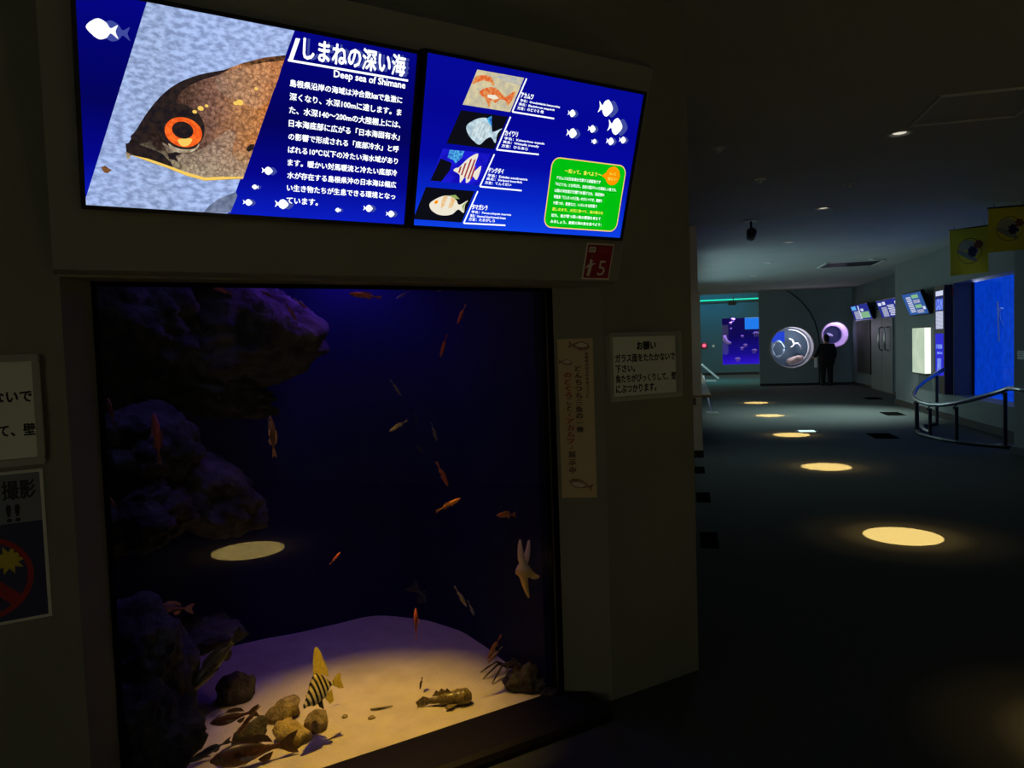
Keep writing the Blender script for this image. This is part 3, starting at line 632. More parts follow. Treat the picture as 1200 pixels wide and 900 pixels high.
# lamps above the water (hidden behind the header)
def look(pos, tgt):
    d = (Vector(tgt)-Vector(pos)).normalized(); q = d.to_track_quat('-Z', 'Y').to_matrix().to_4x4(); q.translation = Vector(pos); return q
tl = thing('tank_lamp', 'warm spotlight above the tank front hidden by the header', 'lamp', TNK @ T(-.95, .34, 2.42))
hb = MB(); hb.lathe([(.05, .16), (.06, .14), (.06, .0), (.052, .0), (.05, .03), (.0, .03)], 24); hb.build('housing', M_DARK, tl)
light('warm_beam', 'SPOT', P_WARM, (1.0, .62, .06), look((0, 0, -.01), (.02, -.04, -2.4)), tl, spot_size=radians(36), spot_blend=1.0, shadow_soft_size=.012)
tb = thing('tank_lamp', 'blue strip lamp above the middle of the tank hidden by the header', 'lamp', TNK @ T(-.58, 1.22, 2.02))
hb = MB(); hb.box(-.24, .24, -.06, .06, .0, .05); hb.build('housing', M_DARK, tb)
light('blue_wash', 'AREA', P_BLUE, (.14, .04, 1.0), look((0, 0, -.01), (-.22, .05, -1.0)), tb, shape='RECTANGLE', size=.46, size_y=.1, spread=radians(165))
tv = thing('tank_lamp', 'violet lamp above the tank front right hidden by the header', 'lamp', TNK @ T(-.45, .50, 2.5))
hb = MB(); hb.box(-.22, .22, -.05, .05, .0, .05); hb.build('housing', M_DARK, tv)
light('violet_wash', 'AREA', P_VIOLET, (1.0, .55, .58), look((0, 0, -.01), (-.15, .1, -2.4)), tv, shape='RECTANGLE', size=.4, size_y=.08, spread=radians(80))
tq = thing('tank_lamp', 'small blue lamp above the tank front left hidden by the header', 'lamp', TNK @ T(-1.45, .34, 2.3))
hb = MB(); hb.box(-.12, .12, -.05, .05, .0, .05); hb.build('housing', M_DARK, tq)
tr = thing('tank_lamp', 'violet lamp beside the overhanging rock hidden by the header', 'lamp', TNK @ T(-.72, .80, 2.06))
hb = MB(); hb.box(-.10, .10, -.05, .05, .0, .05); hb.build('housing', M_DARK, tr)
light('rock_wash', 'AREA', 1.1, (.24, .07, 1.0), look((0, 0, -.01), (-.5, .22, -.42)), tr, shape='RECTANGLE', size=.18, size_y=.06, spread=radians(100))
light('left_wash', 'AREA', .6, (.18, .16, 1.0), look((0, 0, -.01), (-.12, .22, -1.5)), tq, shape='RECTANGLE', size=.2, size_y=.06, spread=radians(75))

# rocks
def rock(label, c, r, m, seed, rough=.35, sub=4, group=None, rot=0.0, name='rock', flat=False):
    bm = bmesh.new(); bmesh.ops.create_icosphere(bm, subdivisions=sub, radius=1.0); rnd = Vector((seed*3.7, seed*1.3, seed*2.1))
    for v in bm.verts:
        p = v.co.normalized(); d = 1+rough*(noise.noise(p*1.3+rnd)*.9+noise.noise(p*2.9+rnd)*.45+abs(noise.noise(p*5+rnd))*.34+noise.noise(p*11+rnd)*.14+noise.noise(p*23+rnd)*.06)
        ds, ps = noise.voronoi(p*2.1+rnd); crack = min(.22, ds[1]-ds[0])
        ds2, _ = noise.voronoi(p*5.5+rnd); crack2 = min(.16, ds2[1]-ds2[0])
        d += rough*(.9*crack+.45*crack2+.5*(noise.noise(ps[0]*7.7)))-.22*rough
        q = p*d; v.co = Vector((q.x*r[0], q.y*r[1], q.z*r[2]))
    mb = MB().bm(bm, 0, Matrix.Rotation(rot, 4, 'Y')); o = mb.build(name, m, None, TNK @ T(*c), smooth=not flat)
    return tag(o, label, 'rock', group)
def rockpx(label, x, y, t, rx, ry, m, seed, deep=None, **k):
    c = inw(x, y, t); k1 = (EYE-(TNK @ c)).length/FOC
    return rock(label, c, (rx*k1*1.12, deep or (rx+ry)/2*k1, ry*k1), m, seed, sub=5, **k)
rockpx('large violet-lit overhanging rock in the upper left of the tank', 282, 388, 1.12, 74, 56, M_ROCKB, 2, deep=.30, rough=.32, rot=.08)
rockpx('dark rock behind and left of the violet overhang, at the tank edge', 165, 372, 1.05, 75, 52, M_ROCK, 5, deep=.30, rough=.36, rot=.5)
rockpx('shadowed rock ledge below the violet overhang', 205, 445, 1.15, 90, 34, M_ROCK, 8, deep=.22, rough=.4, rot=.3)
rockpx('rounded boulder at middle left of the tank, behind the vertical red fish', 172, 520, .80, 46, 44, M_ROCK, 11, deep=.2, rough=.28)
rockpx('sloping blue-lit rock right of the rounded boulder at middle left', 225, 572, .95, 66, 38, M_ROCKB, 14, deep=.22, rough=.3, rot=.55)
rockpx('dark rock under the rounded boulder at the left glass edge', 160, 600, .75, 50, 40, M_ROCK, 17, deep=.2, rough=.35)
rockpx('blue-lit upright rock at the lower left glass edge', 160, 760, .42, 34, 44, M_ROCKB, 20, deep=.13, rough=.35)
rockpx('blue-lit blocky rock right of the upright rock at lower left', 196, 790, .48, 26, 48, M_ROCKB, 23, deep=.12, rough=.3)
rockpx('low blue shelf of rock behind the blocky rock at lower left', 225, 745, .85, 40, 16, M_ROCKB, 26, deep=.14, rough=.3)
rockpx('dark mossy rock at the bottom left corner of the glass', 172, 865, .26, 38, 50, M_ROCK, 29, deep=.10, rough=.4)
def pebble(label, x, y, rx, ry, m, seed, rough=.28, **k):
    c = sand_hit(x, y+ry*.55); kk = (EYE-(TNK @ c)).length/FOC; c.z += ry*kk*.45
    return rock(label, c, (rx*kk*1.1, rx*kk*.9, ry*kk), m, seed, rough=rough, sub=3, **k)
pebble('angular tan stone on the sand left of the striped fish', 331, 833, 16, 12, M_ROCKT, 31, .4, rot=-.4)
pebble('brown egg-shaped stone directly below the striped fish', 370, 844, 11.5, 14, M_ROCKT, 34, .22)
pebble('pale ochre stone on the yellow-lit sand left of the egg-shaped stone', 345, 858, 17, 12, M_ROCKY, 37, .42, rot=.5)
pebble('small ochre stone behind the pale ochre stone', 333, 849, 9, 7, M_ROCKY, 38, .4)
pebble('dark olive wedge stone beside the thin red fish at bottom left', 292, 860, 16, 12, M_ROCKD, 40, .35, rot=-.5)
pebble('black round rock on the sand below the long dark speckled fish', 277, 811, 18, 17, M_ROCKD, 43, .35)
pebble('tan domed stone behind the spider crab at the right end of the sand', 613, 777, 12, 9, M_ROCKT, 46, .25)
pebble('dark red-brown stone at the right end of the sand', 607, 795, 14, 11, M_ROCKD, 49, .3, rot=.5)
pebble('tall dark brown stone in the middle of the right-hand rock heap', 621, 792, 12, 20, M_ROCKD, 52, .3)
pebble('lilac-grey stone touching the glass at the right corner', 643, 806, 8, 8, M_ROCKB, 55, .3)
pebble('grey stone behind the lilac-grey stone at the right corner', 633, 798, 9, 9, M_ROCKB, 58, .35)
for i, (x, y, rx, lb) in enumerate(((435, 836, 3.2, 'tiny brown pebble right of the twig on the yellow-lit sand'), (404, 837, 2.6, 'tiny brown pebble left of the twig on the yellow-lit sand'))):
    pebble(lb, x, y, rx, rx*.7, M_ROCKT, 60+i, .4)
tw = MB(); pts = [sand_hit(434, 829), sand_hit(446, 827), sand_hit(460, 824)]; tw.tube([p+Vector((0, 0, .006)) for p in pts], [.003, .004, .002], 6)
tag(tw.build('twig', M_ROCKD, None, TNK), 'thin brown twig lying on the yellow-lit sand', 'twig')

# ------------------------------------------------------------------ fish
KINDS = {
    'perch': dict(h=[.015, .07, .105, .125, .128, .118, .098, .072, .046, .030, .034], w=[.012, .04, .058, .064, .062, .056, .046, .034, .022, .014, .008], tail=.13),
    'slim':  dict(h=[.012, .045, .068, .082, .085, .080, .068, .052, .036, .024, .020], w=[.012, .036, .052, .060, .060, .054, .044, .032, .022, .014, .008], tail=.055),
    'deep':  dict(h=[.02, .12, .19, .235, .25, .235, .195, .135, .07, .036, .040], w=[.014, .05, .07, .078, .076, .068, .055, .04, .026, .015, .008], tail=.12),
    'long':  dict(h=[.02, .062, .088, .102, .105, .100, .088, .072, .052, .034, .028], w=[.016, .046, .062, .066, .064, .058, .050, .040, .030, .020, .010], tail=.10),
}
_FM = {}
def mesh_of(key, fn, mat, smooth=True):
    k = (key, mat.name)
    if k not in _FM:
        mb = fn(); me = bpy.data.meshes.new(key); me.from_pydata([tuple(v) for v in mb.v], [], mb.f); me.materials.append(mat)
        if smooth: me.polygons.foreach_set('use_smooth', [True]*len(me.polygons))
        bm = bmesh.new(); bm.from_mesh(me); bmesh.ops.recalc_face_normals(bm, faces=bm.faces[:]); bm.to_mesh(me); bm.free(); _FM[k] = me
    return _FM[k]
def body_mb(K):
    mb = MB(); n = 14; hs, ws = K['h'], K['w']; N = len(hs); S = 24; vs = []; fs = []
    def smp(a, u): f = u*(N-1); i = min(int(f), N-2); t = f-i; t = t*t*(3-2*t); return a[i]*(1-t)+a[i+1]*t
    for i in range(S+1):
        u = i/S; x = .5-u*.78; h, w_ = smp(hs, u), smp(ws, u)
        for k in range(n):
            a = 2*pi*k/n; vs.append((x, w_*cos(a), h*sin(a)*(1.0 if sin(a) > 0 else .92)))
    for i in range(S):
        for k in range(n): fs.append([i*n+k, i*n+(k+1) % n, (i+1)*n+(k+1) % n, (i+1)*n+k])
    fs += [list(range(n)), list(range(S*n, S*n+n))]; return mb.add(vs, fs)
def fin_mb(pts, th=.006, off=0.0, bend=0.0): return MB().prism(pts, 1, -th/2, th/2)
FINS = {}
def fish(label, kind, mat, fmat, hx_, hy_, tx_, ty_, t, side=0.0, dt=0.0, up=1, group='small fish swimming in the tank', cat='fish', fins=True, drop=None):
    """head and tail pixels at a depth t behind the wall face; side = how far the flank turns away from the viewer"""
    Hh, Tt = TNK @ inw(hx_, hy_, t-dt/2), TNK @ inw(tx_, ty_, t+dt/2)
    ax = (Hh-Tt); L = ax.length; ax.normalize(); mid = (Hh+Tt)/2
    v = (mid-EYE).normalized(); nr = (v-ax*v.dot(ax)).normalized(); u0 = nr.cross(ax)
    if u0.z*up < 0: u0 = -u0
    a = radians(side); uz = (u0*cos(a)-nr*sin(a)).normalized(); uy = uz.cross(ax)
    M = Matrix((ax, uy, uz)).transposed().to_4x4() @ Matrix.Diagonal((L, L, L, 1)); M.translation = mid
    r = thing('fish', label, cat, M, group); K = KINDS[kind]; h = max(K['h'])
    link('body', mesh_of('body_'+kind, lambda: body_mb(K), mat), r)
    tl_ = K['tail']
    link('tail_fin', mesh_of('tail_'+kind, lambda: fin_mb([(-.26, .022), (-.38, tl_*.75), (-.5, tl_), (-.43, 0), (-.5, -tl_), (-.38, -tl_*.75), (-.26, -.022)]), fmat, False), r)
    if fins:
        link('dorsal_fin', mesh_of('dorsal_'+kind, lambda: fin_mb([(.22, h*.80), (.12, h*1.36), (-.02, h*1.40), (-.14, h*1.10), (-.20, h*.42), (-.05, h*.70), (.1, h*.85)]), fmat, False), r)
        link('anal_fin', mesh_of('anal_'+kind, lambda: fin_mb([(-.02, -h*.74), (-.08, -h*1.22), (-.16, -h*1.0), (-.20, -h*.36), (-.1, -h*.5)]), fmat, False), r)
        def pec(sg):
            mb = fin_mb([(.20, -h*.18), (.17, -h*.42), (.06, -h*.55), (.03, -h*.30), (.09, -h*.12)], .005); R = Matrix.Translation((.2, sg*max(K['w'])*.93, 0)) @ Matrix.Rotation(sg*-.35, 4, 'Z') @ Matrix.Translation((-.2, 0, 0))
            mb.v = [tuple(R @ Vector(v)) for v in mb.v]; return mb
        for sg, nm in ((1, 'pl'), (-1, 'pr')): link('pectoral_fin', mesh_of(nm+kind, lambda: pec(sg), fmat, False), r)
        def eye(sg):
            bm = bmesh.new(); bmesh.ops.create_uvsphere(bm, u_segments=10, v_segments=6, radius=.017); return MB().bm(bm, 0, T(.405, sg*max(K['w'])*.62, h*.22) @ Matrix.Diagonal((1, .6, 1, 1)))
        for sg, nm in ((1, 'el'), (-1, 'er')): link('eye', mesh_of(nm+kind, lambda: eye(sg), M_DARK), r)
    return r
F_RED = fish_mat('fish_red', (.52, .09, .05), (.62, .15, .07), (.70, .42, .30)); F_REDF = fish_mat('fin_red', (.55, .16, .09), (.60, .20, .12), (.6, .25, .18))
F_ORG = fish_mat('fish_orange', (.80, .26, .05), (.85, .30, .07), (.85, .45, .16)); F_ORGF = fish_mat('fin_orange', (.8, .35, .1), (.8, .35, .1), (.8, .35, .1))
F_GRY = fish_mat('fish_grey', (.26, .25, .24), (.45, .43, .38), (.62, .58, .50)); F_GRYF = fish_mat('fin_grey', (.40, .38, .34), (.40, .38, .34), (.45, .42, .38))
F_YEL = fish_mat('fish_yellow_grey', (.36, .30, .13), (.58, .50, .26), (.72, .66, .42)); F_YELF = fish_mat('fin_yellow', (.55, .45, .16), (.55, .45, .16), (.55, .45, .16))
F_BRN = fish_mat('fish_brown', (.20, .09, .04), (.34, .15, .06), (.45, .28, .15)); F_BRNF = fish_mat('fin_brown', (.25, .12, .06), (.28, .13, .06), (.3, .15, .08))
F_DRK = fish_mat('fish_dark', (.03, .03, .04), (.06, .06, .07), (.10, .09, .09)); F_DRKF = fish_mat('fin_dark', (.04, .04, .05), (.04, .04, .05), (.05, .05, .05))
F_SPK = fish_mat('fish_speckled', (.05, .045, .035), (.11, .10, .075), (.30, .27, .20), mott=.45); F_SPKF = fish_mat('fin_speckled', (.08, .075, .06), (.09, .085, .07), (.12, .11, .09))
F_RBR = fish_mat('fish_red_brown', (.045, .025, .015), (.11, .040, .015), (.20, .09, .04), mott=.45); F_RBRF = fish_mat('fin_red_brown', (.06, .035, .02), (.07, .035, .02), (.09, .05, .03))
f = fish
f('reddish fish in profile at the top edge of the tank glass, above the middle', 'slim', F_RED, F_REDF, 409, 344, 448, 349, .60, 15)
f('faint grey fish near the top edge, right of the reddish profile fish', 'slim', F_GRY, F_GRYF, 464, 350, 480, 341, .90, 60)
f('faint pale fish touching the header edge at the top of the tank', 'slim', F_GRY, F_GRYF, 512, 341, 526, 336, .60, 40)
f('upper red fish diving near the top right of the tank', 'slim', F_RED, F_REDF, 536, 380, 546, 356, .60, 40)
f('lower red fish diving near the top right of the tank, below the first', 'slim', F_RED, F_REDF, 516, 419, 524, 391, .60, 45)
f('thin grey fish slanting down at the upper middle of the tank', 'slim', F_GRY, F_GRYF, 470, 464, 457, 444, .80, 55)
f('very faint upright grey fish between the slanting grey fish and the pale yellow fish', 'slim', F_DRK, F_DRKF, 489, 496, 486, 480, 1.0, 55)
f('pale yellow fish in profile pointing down left in the middle of the water', 'slim', F_YEL, F_YELF, 456, 506, 478, 492, .60, 10)
f('slim upright grey-white fish right of the pale yellow fish', 'slim', F_GRY, F_GRYF, 512, 517, 505, 494, .60, 55)
f('faint dark fish slanting below the pale yellow fish', 'slim', F_DRK, F_DRKF, 496, 531, 485, 519, 1.0, 50)
f('brown-red fish slanting above the bright orange fish', 'slim', F_RED, F_REDF, 525, 570, 511, 540, .55, 40)
f('bright orange fish at the centre right of the tank, the brightest of the swimmers', 'slim', F_ORG, F_ORGF, 540, 584, 510, 600, .30, 35)
f('rounded orange-brown fish facing left above the starfish', 'perch', F_ORG, F_ORGF, 582, 604, 605, 603, .35, 0)
f('small dull red fish in open dark water left of the centre', 'slim', F_RED, F_REDF, 399, 647, 386, 662, .50, 30)
f('thin upright red fish just above the far edge of the sand', 'slim', F_RED, F_REDF, 487, 713, 488, 752, .45, 68)
f('large ghostly grey fish hovering over the far edge of the sand', 'perch', F_DRK, F_DRKF, 523, 722, 480, 684, 1.20, 10, group=None)
f('upper of two thin fish hanging right of the ghostly grey fish', 'slim', F_GRY, F_GRYF, 547, 711, 532, 686, .70, 60)
f('lower of two thin fish hanging right of the ghostly grey fish', 'slim', F_GRY, F_GRYF, 556, 722, 548, 703, .80, 62)
f('brown-red fish pointing down left over the right part of the sand', 'slim', F_BRN, F_REDF, 571, 773, 588, 743, .40, 35)
f('grey-brown fish just below the brown-red one over the right part of the sand', 'slim', F_BRN, F_GRYF, 572, 777, 589, 757, .42, 35)
f('tiny dark purple fish standing on its head left of the mottled bottom fish', 'slim', F_DRK, F_DRKF, 492, 808, 495, 793, .26, 20)
f('orange-brown fish hanging vertically in front of the dark water at left', 'slim', F_BRN, F_ORGF, 316, 487, 322, 537, .55, 20)
f('red fish hanging vertically in front of the rounded boulder', 'slim', F_RED, F_REDF, 180, 484, 187, 545, .50, 35)
f('dark red fish at the left glass edge beside the rounded boulder', 'slim', F_RED, F_REDF, 126, 466, 134, 500, .30, 45)
f('thin curved orange fish at the left glass edge below the rounded boulder', 'slim', F_ORG, F_REDF, 128, 582, 141, 604, .25, 66)
f('reddish fish at the top of the violet overhanging rock, left of three', 'slim', F_RED, F_REDF, 249, 337, 273, 345, .70, 20)
f('brown fish at the top of the violet overhanging rock, middle of three', 'slim', F_BRN, F_BRNF, 306, 341, 322, 350, .70, 20)
f('brown fish diving off the right end of the violet overhanging rock', 'slim', F_BRN, F_BRNF, 348, 376, 334, 354, .70, 20)
f('pale brown fish at the upper right of the violet overhanging rock, last in the row', 'slim', F_BRN, F_YELF, 360, 362, 344, 349, .80, 20)
f('stout orange-brown fish in profile above the blue-lit rocks at lower left', 'perch', F_BRN, F_ORGF, 176, 713, 228, 713, .55, 0, group=None)
f('long dark speckled fish nosing down over the left part of the sand', 'long', F_SPK, F_SPKF, 222, 811, 287, 737, .42, 25, group=None)
f('reddish-brown fish on the sand below the black round rock', 'perch', F_RBR, F_RBRF, 246, 848, 304, 832, .36, 8, group=None)
f('thin dark red fish tilted up beside the olive wedge stone', 'slim', F_BRN, F_BRNF, 277, 862, 305, 826, .28, 50)
f('dark bottom fish lying in front of the olive wedge stone', 'long', F_DRK, F_DRKF, 222, 893, 272, 866, .24, 45, group=None)
f('big red-brown fish resting at the bottom edge of the glass', 'perch', F_RBR, F_RBRF, 246, 893, 350, 868, .30, 12, group=None)

# striped boarfish
F_STR = fish_mat('striped_fish', (.42, .33, .07), (.58, .50, .30), (.60, .54, .42), stripes=(58, (.012, .010, .010), -.22), zr=(-.25, .28), mott=.1)
F_STF = fish_mat('striped_fish_fin', (.55, .42, .07), (.48, .36, .06), (.50, .38, .07), mott=.2)
Hd, Td = TNK @ inw(353, 812, .30), TNK @ inw(401, 797, .34)
ax = Hd-Td; L = ax.length; ax.normalize(); mid = (Hd+Td)/2; v = (mid-EYE).normalized(); nr = (v-ax*v.dot(ax)).normalized(); uz = nr.cross(ax); uz = uz if uz.z > 0 else -uz
M = Matrix((ax, uz.cross(ax), uz)).transposed().to_4x4() @ Matrix.Diagonal((L, L, L, 1)); M.translation = mid
r = thing('striped_boarfish', 'yellow fish with black and white bands and a tall sail fin over the sand', 'fish', M)
K = dict(h=[.05, .085, .16, .25, .30, .31, .29, .23, .14, .05, .05], w=[.03, .05, .075, .09, .095, .09, .075, .055, .035, .02, .012])
def boar():
    mb = body_mb(K); mb.v = [(x, y, z-.75*max(0, x-.12)) for x, y, z in mb.v]; return mb
link('body', mesh_of('body_boar', boar, F_STR), r)
link('dorsal_fin', mesh_of('d_boar', lambda: fin_mb([(.16, .20), (.13, .40), (.08, .62), (.01, .80), (-.05, .84), (-.11, .74), (-.16, .50), (-.20, .30), (-.20, .16), (-.05, .24)], .014), F_STF, False), r)
link('tail_fin', mesh_of('t_boar', lambda: fin_mb([(-.25, .04), (-.40, .15), (-.5, .17), (-.47, 0), (-.5, -.17), (-.40, -.15), (-.25, -.04)], .010), F_STF, False), r)
link('anal_fin', mesh_of('a_boar', lambda: fin_mb([(-.02, -.24), (-.10, -.40), (-.20, -.36), (-.21, -.12), (-.1, -.16)], .010), F_STF, False), r)
link('pelvic_fin', mesh_of('p_boar', lambda: fin_mb([(.20, -.18), (.16, -.38), (.06, -.46), (.06, -.26), (.10, -.20)], .010), M_INK, False), r)
bm = bmesh.new(); bmesh.ops.create_uvsphere(bm, u_segments=12, v_segments=8, radius=.024); MB().bm(bm, 0, T(.36, -.062, -.10)).bm(bmesh.new()).build('eye', M_INK, r)

# mottled bottom fish (right of the middle of the sand)
F_MOT = fish_mat('mottled_fish', (.22, .16, .06), (.14, .10, .04), (.30, .24, .12), mott=.5)
a = sand_hit(553, 820)+Vector((0, 0, .035)); b = sand_hit(487, 824)+Vector((0, 0, .02))
ax = (TNK.to_3x3() @ (a-b)); L = ax.length; ax.normalize(); uz = Vector((0, 0, 1)); uz = (uz-ax*uz.dot(ax)).normalized()
M = Matrix((ax, uz.cross(ax), uz)).transposed().to_4x4() @ Matrix.Diagonal((L, L, L, 1)); M.translation = TNK @ ((a+b)/2)
r = thing('scorpion_fish', 'mottled brown bottom fish with a blunt dark head lying on the sand', 'fish', M)
K = dict(h=[.07, .13, .15, .14, .12, .115, .11, .09, .065, .05, .04], w=[.05, .12, .15, .14, .12, .10, .085, .065, .045, .03, .015])
def mot():
    mb = body_mb(K); mb.v = [(x, y+.02*noise.noise(Vector((x*14, y*14, z*14))), z+.035*noise.noise(Vector((x*11, y*11, z*11+4)))) for x, y, z in mb.v]; return mb
link('body', mesh_of('b_mot', mot, F_MOT), r); link('tail_fin', mesh_of('t_mot', lambda: fin_mb([(-.24, .05), (-.36, .10), (-.5, .01), (-.46, -.07), (-.36, -.08), (-.24, -.04)], .02), F_MOT, False), r)
link('dorsal_fin', mesh_of('d_mot', lambda: fin_mb([(.14, .12), (.08, .19), (.04, .15), (-.02, .20), (-.07, .145), (-.12, .18), (-.2, .08), (-.05, .08)], .02), F_MOT, False), r)
for sg in (1, -1): link('pectoral_fin', mesh_of('pf_mot%d' % sg, lambda: MB().prism([(.24, sg*.13), (.12, sg*.25), (.02, sg*.22), (.08, sg*.11)], 2, -.07, -.055), F_MOT, False), r)

# starfish on the inside of the glass
c = inw(613, 668, GT+.035); pts = [c]; rad = [.024]; ed = []
def arm(tips, rr):
    prev = 0
    for p, q in zip(tips, rr): pts.append(p); rad.append(q); ed.append((prev, len(pts)-1)); prev = len(pts)-1
t_ = GT+.026
arm([inw(611, 655, t_), inw(609.5, 642, t_), inw(609.5, 632, t_)], [.017, .0115, .005])
arm([inw(616.5, 655, t_), inw(619, 643, t_), inw(620, 632.5, t_)], [.015, .0105, .005])
arm([inw(620, 672, t_+.01), inw(626, 676, t_+.01), inw(632.5, 675.5, t_)], [.020, .015, .005])
arm([inw(614.5, 680, t_+.01), inw(616.5, 690, t_+.01), inw(620, 701, t_)], [.017, .012, .004])
arm([inw(607.5, 669, t_+.02), inw(606, 672, t_+.045)], [.016, .009])
me = skin_mesh('starfish', [tuple(p) for p in pts], ed, rad, 2); me.materials.clear()
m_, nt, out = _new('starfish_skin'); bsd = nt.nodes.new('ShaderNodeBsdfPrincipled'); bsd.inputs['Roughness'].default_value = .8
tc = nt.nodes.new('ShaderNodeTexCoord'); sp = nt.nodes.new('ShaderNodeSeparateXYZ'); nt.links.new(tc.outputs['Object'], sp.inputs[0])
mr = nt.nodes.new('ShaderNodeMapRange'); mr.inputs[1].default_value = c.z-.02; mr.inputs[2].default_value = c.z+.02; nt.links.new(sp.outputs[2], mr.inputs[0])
nt.links.new(_ramp(nt, mr.outputs[0], [(.3, (.95, .62, .22)), (.8, (.95, .66, .58))]), bsd.inputs['Base Color'])  # lower arms tinted tan for warm light bouncing off the sand
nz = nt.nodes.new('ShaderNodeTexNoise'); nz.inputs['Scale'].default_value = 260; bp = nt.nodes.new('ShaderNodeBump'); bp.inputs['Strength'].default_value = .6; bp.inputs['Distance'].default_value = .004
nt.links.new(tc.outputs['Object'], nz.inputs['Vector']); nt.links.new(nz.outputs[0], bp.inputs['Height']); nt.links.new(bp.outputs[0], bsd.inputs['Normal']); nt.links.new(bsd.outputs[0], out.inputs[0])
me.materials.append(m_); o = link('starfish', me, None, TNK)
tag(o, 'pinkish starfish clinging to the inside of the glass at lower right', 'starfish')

# spider crab at the right end of the sand
cb = sand_hit(597, 786); t = thing('spider_crab', 'thin-legged brown crab on the sand left of the tan domed stone', 'crab', TNK @ T(*cb))
bm = bmesh.new(); bmesh.ops.create_uvsphere(bm, u_segments=16, v_segments=10, radius=1)
for v in bm.verts: v.co = Vector((v.co.x*.026*(1+.1*noise.noise(v.co*3)), v.co.y*.024, .034+v.co.z*.014*(1+.2*noise.noise(v.co*5))))
MB().bm(bm).build('carapace', M_ROCKD, t, smooth=True)
for k in range(8):
    sg = -1 if k < 4 else 1; j = k % 4; a = radians((150, 178, 205, 232)[j]) if sg < 0 else radians((30, 2, -25, -52)[j]); e = Vector((cos(a), sin(a), 0)); ln = 1.0 if sg < 0 else .6
    MB().tube([e*.02+Vector((0, 0, .034)), e*.055*ln+Vector((0, 0, .052)), e*.105*ln+Vector((0, 0, .022)), e*.135*ln+Vector((0, 0, .002))], [.0050, .0050, .0040, .0018], 7).build('leg', M_ROCKD, t, smooth=True)

# ================================================================== DOWNLIGHTS
def downlight(label, px_, a, b, power, spill):
    t = thing('downlight', label, 'ceiling light', COR @ T(b, a, H), 'recessed downlights along the corridor')
    rg = MB().lathe([(.085, 0), (.085, -.012), (.066, -.012), (.060, .0), (.055, .06)], 28).build('trim_ring', M_WHITE, t, smooth=False)
    MB().lathe([(.048, .0), (.044, -.004), (.0, -.006)], 24).build('lens', glow('lamp_lens', (1.0, .93, .78), .75), rg)
    light('beam', 'SPOT', power, (1.0, .66, .21), T(0, 0, -.03), t, spot_size=radians(10.6), spot_blend=.06, shadow_soft_size=.004)
    light('spill', 'SPOT', spill, (1.0, .62, .20), T(0, 0, -.03), t, spot_size=radians(20), spot_blend=1.0, shadow_soft_size=.03)
    light('outer_spill', 'SPOT', spill*.22, (1.0, .62, .20), T(0, 0, -.03), t, spot_size=radians(33), spot_blend=1.0, shadow_soft_size=.03)
LB = ['nearest lit ceiling downlight, just below the square ceiling hatch', 'second nearest lit ceiling downlight along the corridor', 'third lit ceiling downlight along the corridor', 'fourth lit ceiling downlight along the corridor', 'farthest lit ceiling downlight before the jellyfish wall']
for l, a in zip(LB, (5.93, 9.03, 12.0, 15.02, 18.06)): downlight(l, None, a, 1.518, P_POOL, P_SPILL)
downlight('downlight outside the right of the frame that lights the floor at the right edge', None, 2.95, 1.55, P_POOL, P_SPILL)
q = CORI @ Vector((1.42, -.11, 0)); downlight('downlight behind the camera whose pool is mirrored in the tank glass', None, q.y, q.x, P_POOL*P_BACK, P_SPILL)

# small ceiling fittings
def ceil(x, y): return hit_f(COR, x, y, 2, H)
for x, y, l in ((843, 173, 'small unlit ceiling fitting nearest the left wall'), (995, 215, 'small ceiling sprinkler between the first two downlights'), (891, 210, 'faint tiny ceiling sprinkler left of the other sprinkler')):
    p = ceil(x, y); t = thing('ceiling_sprinkler', l, 'ceiling fitting', COR @ T(p.x, p.y, H), 'small ceiling fittings')
    cp = MB().lathe([(.05, 0), (.048, -.010), (.02, -.014), (.018, -.03), (0, -.032)], 20).build('cover_plate', M_WHITE, t); MB().lathe([(.012, -.03), (.022, -.036), (0, -.038)], 12).build('nozzle', M_METAL, cp)
p = ceil(880, 258); t = thing('ceiling_projector', 'black spotlight hanging from the ceiling on a short stem', 'spotlight', COR @ T(p.x, p.y, H))
MB().lathe([(.09, 0), (.09, -.015), (.0, -.016)], 20).build('mounting_plate', M_WHITE, t); MB().tube([(0, 0, -.01), (0, 0, -.15)], .014, 10).build('stem', M_DARK, t)
MB().tube([(0, -.09, -.13), (0, -.07, -.15), (0, .06, -.20), (0, .085, -.215)], [.04, .06, .055, .03], 16).build('lamp_head', M_DARK, t, smooth=True)
light('wash', 'SPOT', 42, (.72, 1.0, .9), look((0, .10, -.25), (.3, -1.2, -H)), t, spot_size=radians(130), spot_blend=1.0, shadow_soft_size=.05)  # cool light added to this fixture to brighten the floor below
hc = [CORI @ (EYE + ray(*q)*((H-CAMH)/ray(*q).z)) for q in ((1069, 146), (1110, 104), (1240, 97), (1225, 131))]
t = thing('ceiling_hatch', 'square access hatch outlined in the ceiling at upper right', 'hatch', COR @ T(hc[0].x, hc[0].y, H))
hw = .62; fr_ = MB()
for q in ((0, hw, 0, .02), (0, hw, -hw-.02, -hw), (-.02, 0, -hw-.02, .02), (hw, hw+.02, -hw-.02, .02)): fr_.box(q[0], q[1], q[2], q[3], -.014, 0)
fr_.build('frame', M_WHITE, t); MB().box(.006, hw-.006, -hw+.006, -.006, -.004, 0).build('panel', M_CEIL, t)
p = ceil(996, 309); t = thing('air_vent', 'dark square air vent in the far ceiling near the wall monitors', 'vent', COR @ T(p.x, p.y, H)); fr_ = MB(); vw = .55
for q in ((-vw, vw, vw-.05, vw), (-vw, vw, -vw, -vw+.05), (-vw, -vw+.05, -vw, vw), (vw-.05, vw, -vw, vw)): fr_.box(q[0], q[1], q[2], q[3], -.02, 0)
